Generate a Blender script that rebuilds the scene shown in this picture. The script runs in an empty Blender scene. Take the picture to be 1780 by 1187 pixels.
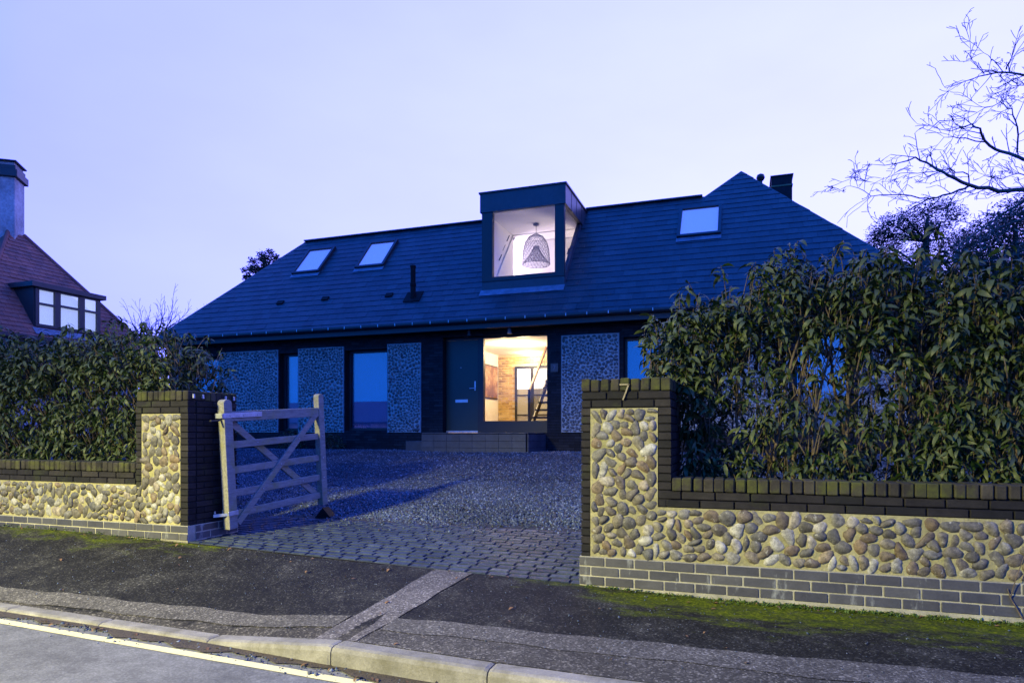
import bpy, bmesh, math, random
import numpy as np
from mathutils import Matrix, Vector

random.seed(7)
RNG = np.random.default_rng(7)
R = math.radians
SC = bpy.context.scene
COL = SC.collection

# ------------------------------------------------------------------ camera
YAW = R(19.3)
S_, C_ = math.sin(YAW), math.cos(YAW)
cam_d = bpy.data.cameras.new('camera')
cam = bpy.data.objects.new('camera', cam_d)
COL.objects.link(cam)
cam.location = (0, 0, 0)
cam.rotation_euler = (R(90), 0, YAW)
cam_d.sensor_width = 36
cam_d.lens = 1150 / 1780 * 36
cam_d.shift_y = (752 - 593.5) / 1780
cam_d.clip_start = 0.05
cam_d.clip_end = 2000
SC.camera = cam

# ------------------------------------------------------------------ sky
W = bpy.data.worlds.new('World')
SC.world = W
W.use_nodes = True
nt = W.node_tree
for n in list(nt.nodes):
    nt.nodes.remove(n)
N = nt.nodes.new
L = nt.links.new
out = N('ShaderNodeOutputWorld')
bg = N('ShaderNodeBackground')
bg.inputs['Strength'].default_value = 1.0
L(bg.outputs[0], out.inputs[0])
tc = N('ShaderNodeTexCoord')
sep = N('ShaderNodeSeparateXYZ')
L(tc.outputs['Generated'], sep.inputs[0])
# blue dusk under thin even cloud: pale near the horizon, bluer overhead
ramp = N('ShaderNodeValToRGB')
cr = ramp.color_ramp
cr.elements[0].position = 0.0
cr.elements[0].color = (0.86, 0.90, 3.5, 1)
cr.elements[1].position = 1.0
cr.elements[1].color = (0.012, 0.44, 2.4, 1)
e = cr.elements.new(0.35); e.color = (0.82, 0.86, 3.5, 1)
e = cr.elements.new(0.56); e.color = (0.74, 0.79, 3.3, 1)
e = cr.elements.new(0.80); e.color = (0.07, 0.46, 2.7, 1)
L(sep.outputs['Z'], ramp.inputs[0])
# afterglow lies ahead on the right, the sky behind the street is deeper
dotn = N('ShaderNodeVectorMath'); dotn.operation = 'DOT_PRODUCT'
L(tc.outputs['Generated'], dotn.inputs[0])
dotn.inputs[1].default_value = (0.45, 0.89, 0.0)
mr = N('ShaderNodeMapRange')
mr.inputs['From Min'].default_value = -1.0
mr.inputs['From Max'].default_value = 1.0
L(dotn.outputs['Value'], mr.inputs['Value'])
r2 = N('ShaderNodeValToRGB')
c2 = r2.color_ramp
c2.elements[0].position = 0.0
c2.elements[0].color = (0.006, 0.46, 0.66, 1)
c2.elements[1].position = 1.0
c2.elements[1].color = (1.06, 1.05, 1.0, 1)
e = c2.elements.new(0.38); e.color = (0.02, 0.48, 0.70, 1)
e = c2.elements.new(0.56); e.color = (0.62, 0.68, 1.0, 1)
e = c2.elements.new(0.82); e.color = (0.90, 0.93, 1.0, 1)
L(mr.outputs[0], r2.inputs[0])
mul = N('ShaderNodeMix'); mul.data_type = 'RGBA'; mul.blend_type = 'MULTIPLY'
mul.inputs['Factor'].default_value = 1.0
L(ramp.outputs[0], mul.inputs['A'])
L(r2.outputs[0], mul.inputs['B'])
# the physical sky, sun just at the horizon, adds a little glow
sky = N('ShaderNodeTexSky')
sky.sky_type = 'NISHITA'
sky.sun_disc = False
sky.sun_elevation = R(1.0)
sky.sun_rotation = R(27)
sk = N('ShaderNodeMix'); sk.data_type = 'RGBA'; sk.blend_type = 'ADD'
sk.inputs['Factor'].default_value = 0.02
L(mul.outputs['Result'], sk.inputs['A'])
L(sky.outputs[0], sk.inputs['B'])
cn = N('ShaderNodeTexNoise'); cn.inputs['Scale'].default_value = 2.2; cn.inputs['Detail'].default_value = 5
cm_ = N('ShaderNodeMapping'); cm_.inputs['Scale'].default_value = (1, 1, 2.6)
L(tc.outputs['Generated'], cm_.inputs[0]); L(cm_.outputs[0], cn.inputs['Vector'])
cmr = N('ShaderNodeMapRange'); cmr.inputs['From Min'].default_value = .3; cmr.inputs['From Max'].default_value = .7
cmr.inputs['To Min'].default_value = .93; cmr.inputs['To Max'].default_value = 1.05
L(cn.outputs[0], cmr.inputs['Value'])
cx_ = N('ShaderNodeMix'); cx_.data_type = 'RGBA'; cx_.blend_type = 'MULTIPLY'; cx_.inputs['Factor'].default_value = 1
L(sk.outputs['Result'], cx_.inputs['A']); L(cmr.outputs[0], cx_.inputs['B'])
L(cx_.outputs['Result'], bg.inputs['Color'])

SC.view_settings.view_transform = 'Standard'
SC.view_settings.look = 'None'
SC.view_settings.exposure = 0.0
SC.view_settings.gamma = 1.0
SC.view_settings.use_curve_mapping = False
SC.render.engine = 'CYCLES'
SC.cycles.use_denoising = True
SC.cycles.max_bounces = 8
SC.cycles.transparent_max_bounces = 16
SC.cycles.sample_clamp_indirect = 6
SC.cycles.caustics_reflective = False
SC.cycles.caustics_refractive = False

# ------------------------------------------------------------------ geometry of the place seen through the lens
F_ = 1150.0
def XX(px, Y):
    a = (px - 890) / F_
    return Y * (-S_ + a * C_) / (C_ + a * S_)
def ZZ(px, py, Y):
    a = (px - 890) / F_
    return (752 - py) / F_ * Y / (C_ + a * S_)
def AT(px, py, d):
    a = (px - 890) / F_
    return Vector((d * (-S_ + a * C_), d * (C_ + a * S_), (752 - py) / F_ * d))

def lerp(a, b, t):
    return a + (b - a) * t
def clamp(t, a=0.0, b=1.0):
    return max(a, min(b, t))

# ------------------------------------------------------------------ object helpers
WM = {}
def wm(o):
    return WM.get(o.name, Matrix.Identity(4)) if o is not None else Matrix.Identity(4)
def link(o, parent=None):
    COL.objects.link(o)
    if parent is not None:
        o.parent = parent
        o.matrix_parent_inverse = wm(parent).inverted()
    return o
def thing(name, label, cat, loc, group=None):
    o = bpy.data.objects.new(name, None)
    o.empty_display_size = 0.2
    COL.objects.link(o)
    o.location = loc
    WM[o.name] = Matrix.Translation(Vector(loc))
    o['label'] = label
    o['category'] = cat
    if group:
        o['group'] = group
    return o
def tag(o, label=None, cat=None, group=None, kind=None):
    for k, v in (('label', label), ('category', cat), ('group', group), ('kind', kind)):
        if v:
            o[k] = v
    return o

def np_mesh(name, V, Fc, smooth=False):
    V = np.asarray(V, dtype=np.float32)
    Fc = np.asarray(Fc, dtype=np.int32)
    me = bpy.data.meshes.new(name)
    n, k = Fc.shape
    me.vertices.add(len(V))
    me.vertices.foreach_set('co', V.ravel())
    me.loops.add(n * k)
    me.loops.foreach_set('vertex_index', Fc.ravel())
    me.polygons.add(n)
    me.polygons.foreach_set('loop_start', np.arange(0, n * k, k, dtype=np.int32))
    me.polygons.foreach_set('loop_total', np.full(n, k, dtype=np.int32))
    me.update(calc_edges=True)
    if smooth:
        me.polygons.foreach_set('use_smooth', np.ones(n, dtype=bool))
    me.validate()
    return me
def scatter(V0, F0, mats):
    """V0 (k,3), mats (n,3,4): one joined V, F"""
    k = len(V0)
    V = np.einsum('nij,kj->nki', mats[:, :, :3], V0) + mats[:, None, :, 3]
    Fc = F0[None] + (np.arange(len(mats)) * k)[:, None, None]
    return V.reshape(-1, 3), Fc.reshape(-1, F0.shape[1])
def mesh_obj(name, me, mat, parent=None, kind=None):
    o = bpy.data.objects.new(name, me)
    if mat and not me.materials:
        me.materials.append(mat)
    link(o, parent)
    if kind:
        o['kind'] = kind
    return o

class MB:
    def __init__(s):
        s.v = []; s.f = []
    def raw(s, vs, fs):
        b = len(s.v)
        s.v += [tuple(v) for v in vs]
        s.f += [tuple(i + b for i in f) for f in fs]
        return s
    def box(s, x0, x1, y0, y1, z0, z1, m=None):
        vs = [Vector(p) for p in ((x0,y0,z0),(x1,y0,z0),(x1,y1,z0),(x0,y1,z0),(x0,y0,z1),(x1,y0,z1),(x1,y1,z1),(x0,y1,z1))]
        if m is not None:
            vs = [m @ v for v in vs]
        return s.raw(vs, [(0,3,2,1),(4,5,6,7),(0,1,5,4),(1,2,6,5),(2,3,7,6),(3,0,4,7)])
    def quad(s, a, b, c, d):
        return s.raw([a, b, c, d], [(0,1,2,3)])
    def slab(s, pts, n, t):
        """polygon pts thickened by t along -n"""
        n = Vector(n).normalized()
        k = len(pts)
        a = [Vector(p) for p in pts]; b = [p - n * t for p in a]
        fs = [tuple(range(k)), tuple(range(2*k-1, k-1, -1))]
        fs += [((i+1) % k, i, i + k, (i+1) % k + k) for i in range(k)]
        return s.raw(a + b, fs)
    def bar(s, p, q, w, h, up=(0,0,1)):
        """bar from p to q, width w (sideways), height h (along up)"""
        p, q = Vector(p), Vector(q)
        d = (q - p); l = d.length; d.normalize()
        side = d.cross(Vector(up)).normalized()
        u = side.cross(d).normalized()
        m = Matrix((( d.x, side.x, u.x, p.x),(d.y, side.y, u.y, p.y),(d.z, side.z, u.z, p.z),(0,0,0,1)))
        return s.box(0, l, -w/2, w/2, -h/2, h/2, m)
    def tube(s, pts, rad, n=6, cap=True):
        pts = [Vector(p) for p in pts]
        if not isinstance(rad, (list, tuple)):
            rad = [rad] * len(pts)
        b = len(s.v)
        ref = None
        for i, p in enumerate(pts):
            d = (pts[min(i+1, len(pts)-1)] - pts[max(i-1, 0)])
            if d.length < 1e-9: d = Vector((0,0,1))
            d.normalize()
            if ref is None:
                ref = Vector((0,0,1)) if abs(d.z) < 0.9 else Vector((1,0,0))
            x = d.cross(ref)
            if x.length < 1e-6: x = d.orthogonal()
            x.normalize(); y = x.cross(d).normalized()
            ref = -y if False else ref
            for k in range(n):
                t = 2 * math.pi * k / n
                s.v.append(tuple(p + (x * math.cos(t) + y * math.sin(t)) * rad[i]))
        for i in range(len(pts) - 1):
            for k in range(n):
                a = b + i * n + k; c = b + i * n + (k + 1) % n
                s.f.append((a, c, c + n, a + n))
        if cap:
            s.f.append(tuple(b + k for k in range(n)))
            e_ = b + (len(pts) - 1) * n
            s.f.append(tuple(e_ + k for k in reversed(range(n))))
        return s
    def lathe(s, c, prof, n=16):
        """prof: list of (r, z) around vertical axis through c"""
        b = len(s.v)
        for r, z in prof:
            for k in range(n):
                t = 2 * math.pi * k / n
                s.v.append((c[0] + r * math.cos(t), c[1] + r * math.sin(t), c[2] + z))
        for i in range(len(prof) - 1):
            for k in range(n):
                a = b + i*n + k; d = b + i*n + (k+1) % n
                s.f.append((a, d, d + n, a + n))
        s.f.append(tuple(b + k for k in reversed(range(n))))
        e_ = b + (len(prof)-1) * n
        s.f.append(tuple(e_ + k for k in range(n)))
        return s
    def mesh(s, name, smooth=False):
        me = bpy.data.meshes.new(name)
        me.from_pydata(s.v, [], s.f)
        me.update()
        bm = bmesh.new(); bm.from_mesh(me)
        bmesh.ops.recalc_face_normals(bm, faces=bm.faces)
        bm.to_mesh(me); bm.free()
        if smooth:
            for p in me.polygons: p.use_smooth = True
        return me
    def build(s, name, mat, parent=None, kind=None, smooth=False, bevel=0.0):
        o = mesh_obj(name, s.mesh(name, smooth), mat, parent, kind)
        if bevel:
            m = o.modifiers.new('bevel', 'BEVEL'); m.width = bevel; m.segments = 2; m.limit_method = 'ANGLE'
        return o

def pieces(name, protos, xf, mat, parent, limit=300, smooth=False):
    """protos: meshes; xf: list of (Matrix, proto index[, mat]). The nearest `limit` become objects, the rest one stuff part."""
    xf = sorted(xf, key=lambda t: t[0].translation.length / max(1e-3, t[0].median_scale))
    for m, k in xf[:limit]:
        me = protos[k]
        if not me.materials: me.materials.append(mat)
        o = bpy.data.objects.new(name, me)
        link(o, parent)
        o.matrix_basis = m
    rest = xf[limit:]
    if rest:
        Vs, Fs, base = [], [], 0
        V, Fl = [], []
        for k, me in enumerate(protos):
            ms = [m for m, kk in rest if kk == k]
            if not ms: continue
            bm = bmesh.new(); bm.from_mesh(me); bmesh.ops.triangulate(bm, faces=bm.faces)
            V0 = np.array([v.co[:] for v in bm.verts]); 
            F0 = np.array([[v.index for v in f.verts] for f in bm.faces]); bm.free()
            A = np.array([[list(r) for r in m][:3] for m in ms])
            v, f = scatter(V0, F0, A)
            V.append(v); Fl.append(f + base); base += len(v)
        me = np_mesh(name + '_rest', np.concatenate(V), np.concatenate(Fl), smooth)
        mesh_obj(name, me, mat, parent, 'stuff')

# ------------------------------------------------------------------ materials
def setup(name):
    m = bpy.data.materials.new(name)
    m.use_nodes = True
    t = m.node_tree
    b = t.nodes.get('Principled BSDF')
    return m, t, b
def rnd_node(t):
    oi = t.nodes.new('ShaderNodeObjectInfo')
    ge = t.nodes.new('ShaderNodeNewGeometry')
    a = t.nodes.new('ShaderNodeMath'); a.operation = 'ADD'
    t.links.new(oi.outputs['Random'], a.inputs[0]); t.links.new(ge.outputs['Random Per Island'], a.inputs[1])
    f = t.nodes.new('ShaderNodeMath'); f.operation = 'FRACT'
    t.links.new(a.outputs[0], f.inputs[0])
    return f.outputs[0]
def noise(t, scale, detail=5, rough=0.6, stretch=None, coord='pos'):
    if coord == 'pos':
        g = t.nodes.new('ShaderNodeNewGeometry'); o = g.outputs['Position']
    else:
        g = t.nodes.new('ShaderNodeTexCoord'); o = g.outputs['Object']
    if stretch:
        mp = t.nodes.new('ShaderNodeMapping')
        mp.inputs['Scale'].default_value = stretch
        t.links.new(o, mp.inputs[0]); o = mp.outputs[0]
    n = t.nodes.new('ShaderNodeTexNoise')
    n.inputs['Scale'].default_value = scale
    n.inputs['Detail'].default_value = detail
    n.inputs['Roughness'].default_value = rough
    t.links.new(o, n.inputs['Vector'])
    return n.outputs[0]
def ramp_node(t, fac, stops):
    r = t.nodes.new('ShaderNodeValToRGB')
    c = r.color_ramp
    while len(c.elements) > 1: c.elements.remove(c.elements[0])
    c.elements[0].position = stops[0][0]; c.elements[0].color = (*stops[0][1], 1)
    for p, col in stops[1:]:
        e = c.elements.new(p); e.color = (*col, 1)
    t.links.new(fac, r.inputs[0])
    return r.outputs[0]
def mixc(t, a, b, fac, mode='MIX'):
    m = t.nodes.new('ShaderNodeMix'); m.data_type = 'RGBA'; m.blend_type = mode
    for s, v in (('A', a), ('B', b)):
        if isinstance(v, tuple): m.inputs[s].default_value = (*v, 1) if len(v) == 3 else v
        else: t.links.new(v, m.inputs[s])
    if isinstance(fac, (int, float)): m.inputs['Factor'].default_value = fac
    else: t.links.new(fac, m.inputs['Factor'])
    return m.outputs['Result']
def bump(t, b, h, strength=0.3, dist=0.01, prev=None):
    n = t.nodes.new('ShaderNodeBump')
    n.inputs['Strength'].default_value = strength
    n.inputs['Distance'].default_value = dist
    t.links.new(h, n.inputs['Height'])
    if prev is not None: t.links.new(prev, n.inputs['Normal'])
    t.links.new(n.outputs[0], b.inputs['Normal'])
    return n.outputs[0]
def grey(v): return (v, v, v)

def mat(name, cols, rough=0.8, var=0.35, vscale=6.0, fine=60.0, bstr=0.3, bdist=0.006, metallic=0.0,
        stain=None, stretch=None, rand=True, spec=0.5):
    """cols: one colour or several picked per piece; var = blotchy value variation; stain=(colour, scale, lo, hi)"""
    m, t, b = setup(name)
    if isinstance(cols[0], (int, float)): cols = [cols]
    if len(cols) > 1 and rand:
        c = ramp_node(t, rnd_node(t), [(i / (len(cols) - 1), col) for i, col in enumerate(cols)])
    else:
        rgb = t.nodes.new('ShaderNodeRGB'); rgb.outputs[0].default_value = (*cols[0], 1); c = rgb.outputs[0]
    n1 = noise(t, vscale, 6, 0.65, stretch)
    v = ramp_node(t, n1, [(0.3, grey(1 - var)), (0.7, grey(1 + var))])
    c = mixc(t, c, v, 1.0, 'MULTIPLY')
    n2 = noise(t, fine, 4, 0.7, stretch)
    v2 = ramp_node(t, n2, [(0.3, grey(1 - var * 0.6)), (0.7, grey(1 + var * 0.6))])
    c = mixc(t, c, v2, 1.0, 'MULTIPLY')
    if stain:
        ns = noise(t, stain[1], 7, 0.7, stain[4] if len(stain) > 4 else None)
        f = ramp_node(t, ns, [(stain[2], grey(0)), (stain[3], grey(1))])
        c = mixc(t, c, stain[0], f)
    t.links.new(c, b.inputs['Base Color'])
    b.inputs['Roughness'].default_value = rough
    b.inputs['Metallic'].default_value = metallic
    b.inputs['Specular IOR Level'].default_value = spec
    if bstr: bump(t, b, n2, bstr, bdist)
    return m

def glass(name, reflect=0.08, tint=(0.95, 0.97, 1.0)):
    m, t, b = setup(name)
    t.nodes.remove(b)
    o = t.nodes.get('Material Output')
    tr = t.nodes.new('ShaderNodeBsdfTransparent'); tr.inputs[0].default_value = (*tint, 1)
    gl = t.nodes.new('ShaderNodeBsdfGlossy'); gl.inputs['Roughness'].default_value = 0.015
    fr = t.nodes.new('ShaderNodeLayerWeight'); fr.inputs['Blend'].default_value = 0.5
    pw = t.nodes.new('ShaderNodeMath'); pw.operation = 'POWER'; pw.inputs[1].default_value = 5.0
    t.links.new(fr.outputs['Facing'], pw.inputs[0])
    ad = t.nodes.new('ShaderNodeMath'); ad.operation = 'MULTIPLY_ADD'; ad.use_clamp = True
    ad.inputs[1].default_value = 0.7; ad.inputs[2].default_value = 0.03 + reflect
    t.links.new(pw.outputs[0], ad.inputs[0])
    mx = t.nodes.new('ShaderNodeMixShader')
    t.links.new(ad.outputs[0], mx.inputs[0]); t.links.new(tr.outputs[0], mx.inputs[1]); t.links.new(gl.outputs[0], mx.inputs[2])
    t.links.new(mx.outputs[0], o.inputs[0])
    return m
def emit(name, col, s):
    m, t, b = setup(name)
    b.inputs['Base Color'].default_value = (0.8, 0.8, 0.8, 1)
    b.inputs['Emission Color'].default_value = (*col, 1)
    b.inputs['Emission Strength'].default_value = s
    return m

MORTAR = mat('lime_mortar', (0.26, 0.236, 0.112), 0.95, 0.30, 7, 60, 0.9, 0.010, stain=((0.20, 0.205, 0.045), 2.2, 0.55, 0.8))
GREYMORTAR = mat('pale_mortar', (0.27, 0.255, 0.19), 0.95, 0.3, 6, 120, 0.5, 0.004)
DARKMORTAR = mat('dark_mortar', (0.010, 0.010, 0.011), 0.95, 0.3, 6, 120, 0.5, 0.004, spec=0.18)
COBBLE = mat('flint_cobble', [(0.050,0.046,0.035),(0.108,0.094,0.066),(0.066,0.063,0.053),(0.15,0.134,0.098),(0.095,0.068,0.038),(0.066,0.066,0.061),(0.15,0.105,0.056),(0.29,0.28,0.235),(0.090,0.082,0.060),(0.12,0.115,0.10)],
             0.55, 0.6, 30, 130, 0.7, 0.006, stain=((0.30, 0.29, 0.24), 26, 0.60, 0.70), spec=0.35)
BLACKBRICK = mat('black_brick', [(0.011,0.010,0.010),(0.017,0.015,0.0145),(0.008,0.008,0.008),(0.024,0.021,0.019)], 0.75, 0.35, 9, 80, 0.5, 0.004,
                 stain=((0.024, 0.028, 0.010), 4, 0.55, 0.75), spec=0.18)
COPINGBRICK = mat('mossy_coping_brick', [(0.024,0.022,0.017),(0.036,0.032,0.024),(0.016,0.015,0.012),(0.046,0.040,0.029)], 0.85, 0.35, 9, 80, 0.5, 0.004,
                  stain=((0.060, 0.066, 0.014), 5, 0.46, 0.68), spec=0.18)
BLUEBRICK = mat('blue_engineering_brick', [(0.034,0.034,0.037),(0.050,0.050,0.053),(0.040,0.039,0.040),(0.062,0.061,0.060)], 0.55, 0.25, 7, 70, 0.25, 0.003,
                stain=((0.26, 0.27, 0.25), 6.5, 0.58, 0.72, (1.0, 1.0, 0.30)))
HOUSEBRICK = mat('house_black_brick', [(0.012,0.012,0.015),(0.020,0.020,0.024),(0.009,0.009,0.011),(0.028,0.027,0.030)], 0.7, 0.3, 7, 70, 0.4, 0.004, spec=0.18)
HOUSEPANEL = mat('panel_mortar', (0.36, 0.36, 0.35), 0.9, 0.2, 5, 90, 0.6, 0.004)
HOUSECOB = mat('panel_cobble', [(0.05,0.055,0.06),(0.13,0.125,0.12),(0.07,0.075,0.08),(0.17,0.15,0.13),(0.05,0.055,0.06),(0.10,0.09,0.08),(0.22,0.21,0.20),(0.08,0.08,0.085)], 0.5, 0.25, 25, 90, 0.3, 0.004)
SLATE = mat('roof_slate', [(0.015,0.022,0.027),(0.025,0.034,0.039),(0.013,0.019,0.024),(0.030,0.040,0.045),(0.019,0.027,0.033)], 0.5, 0.32, 1.1, 22, 0.45, 0.004,
            stretch=(1, 0.5, 0.5), stain=((0.028, 0.042, 0.030), 0.9, 0.62, 0.85, (1.6, 0.5, 0.5)))
ZINC = mat('dark_zinc', (0.040, 0.048, 0.060), 0.42, 0.18, 2.0, 12, 0.05, 0.003, metallic=0.3)
LEAD = mat('lead_flashing', (0.13, 0.16, 0.20), 0.5, 0.3, 5, 30, 0.2, 0.004)
DARKMETAL = mat('dark_metal', (0.012, 0.013, 0.016), 0.45, 0.15, 5, 60, 0.1, 0.002)
DOORPAINT = mat('dark_green_door_paint', (0.014, 0.034, 0.028), 0.45, 0.08, 3, 60, 0.08, 0.002)
STEEL = mat('galvanised_steel', (0.42, 0.45, 0.50), 0.4, 0.25, 14, 80, 0.15, 0.002, metallic=0.7)
WHITEMETAL = mat('satin_steel', (0.55, 0.57, 0.62), 0.35, 0.1, 14, 80, 0.05, 0.002, metallic=0.5)
BRASS = mat('brass_numeral', (0.24, 0.20, 0.11), 0.4, 0.2, 30, 90, 0.1, 0.002, metallic=0.6)
GATEWOOD = mat('weathered_gate_wood', (0.175, 0.172, 0.158), 0.85, 0.34, 5, 34, 0.5, 0.004, stretch=(9, 1.2, 9),
               stain=((0.17, 0.165, 0.055), 3.2, 0.50, 0.72))
TILE = mat('slate_step_tile', [(0.030,0.038,0.048),(0.042,0.050,0.060),(0.034,0.042,0.052)], 0.5, 0.25, 5, 50, 0.2, 0.003)
PLASTER = mat('white_plaster', (0.72, 0.70, 0.67), 0.9, 0.04, 3, 60, 0.05, 0.002)
LONDONBRICK = mat('yellow_stock_brick', [(0.42,0.29,0.10),(0.50,0.35,0.13),(0.30,0.19,0.075),(0.55,0.41,0.18),(0.44,0.29,0.10)], 0.85, 0.2, 8, 60, 0.4, 0.004)
BRICKJOINT = mat('brick_joint', (0.50, 0.42, 0.28), 0.95, 0.1)
OAK = mat('oak_boards', (0.24, 0.13, 0.06), 0.5, 0.2, 3, 20, 0.1, 0.002, stretch=(6, 1, 1))
RATTAN = mat('rattan', (0.15, 0.11, 0.10), 0.7, 0.15)
GLASS = glass('clear_window_glass', 0.0)
GLASSD = glass('dark_window_glass', 0.12, (0.80, 0.88, 0.95))
GLASSR = glass('rooflight_glass', 0.08, (0.85, 0.9, 0.95))
BLIND = mat('window_blind', (0.045, 0.17, 0.27), 0.9, 0.06, 1.5, 30, 0.05, 0.002)
CURTAIN = mat('pale_curtain', (0.50, 0.44, 0.44), 0.9, 0.08, 1.5, 30, 0.05, 0.002)
BARK = mat('bark', (0.10, 0.095, 0.085), 0.9, 0.4, 14, 70, 0.7, 0.006, stain=((0.06, 0.07, 0.03), 6, 0.55, 0.75))
STEMBARK = mat('hedge_stem_bark', (0.10, 0.075, 0.05), 0.9, 0.4, 14, 70, 0.7, 0.006)
SOIL = mat('soil', (0.035, 0.026, 0.018), 0.95, 0.4, 5, 40, 0.8, 0.02)
KERB = mat('kerb_concrete', [(0.20,0.19,0.165),(0.15,0.143,0.125),(0.225,0.21,0.175)], 0.85, 0.3, 6, 90, 0.7, 0.006,
           stain=((0.085, 0.078, 0.050), 4.5, 0.46, 0.72))
SETT = mat('granite_sett', [(0.022,0.032,0.048),(0.034,0.046,0.066),(0.016,0.024,0.038),(0.046,0.060,0.082),(0.027,0.038,0.056)], 0.55, 0.4, 16, 90, 0.4, 0.005, spec=0.18)
GRIT = mat('joint_grit', (0.018, 0.018, 0.016), 0.95, 0.4, 12, 90, 0.7, 0.01)

def leaf_mat(name, cols, back, rough=0.48):
    m, t, b = setup(name)
    c = ramp_node(t, rnd_node(t), [(i / (len(cols) - 1), col) for i, col in enumerate(cols)])
    g = t.nodes.new('ShaderNodeNewGeometry')
    c = mixc(t, c, back, g.outputs['Backfacing'])
    n = noise(t, 25, 3)
    c = mixc(t, c, ramp_node(t, n, [(0.3, grey(0.75)), (0.7, grey(1.25))]), 1.0, 'MULTIPLY')
    t.links.new(c, b.inputs['Base Color'])
    b.inputs['Roughness'].default_value = rough
    b.inputs['Specular IOR Level'].default_value = 0.22
    tl = t.nodes.new('ShaderNodeBsdfTranslucent')
    t.links.new(c, tl.inputs[0])
    mx = t.nodes.new('ShaderNodeMixShader'); mx.inputs[0].default_value = 0.12
    t.links.new(b.outputs[0], mx.inputs[1]); t.links.new(tl.outputs[0], mx.inputs[2])
    t.links.new(mx.outputs[0], t.nodes.get('Material Output').inputs[0])
    return m
LEAF = leaf_mat('hedge_leaf', [(0.013,0.035,0.009),(0.022,0.049,0.012),(0.009,0.025,0.008),(0.040,0.070,0.016),(0.016,0.040,0.011),(0.072,0.095,0.022),(0.011,0.030,0.009)], (0.055,0.072,0.026))
SHRUBLEAF = leaf_mat('shrub_leaf', [(0.03,0.05,0.015),(0.05,0.07,0.02),(0.07,0.05,0.03)], (0.05,0.06,0.03), 0.6)
WEEDLEAF = leaf_mat('weed_leaf', [(0.06,0.13,0.012),(0.09,0.17,0.018),(0.04,0.09,0.012)], (0.07,0.11,0.02), 0.6)
FARLEAF = leaf_mat('evergreen_needles', [(0.05,0.07,0.05),(0.07,0.09,0.06),(0.04,0.058,0.044)], (0.065,0.08,0.06), 0.7)

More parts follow.
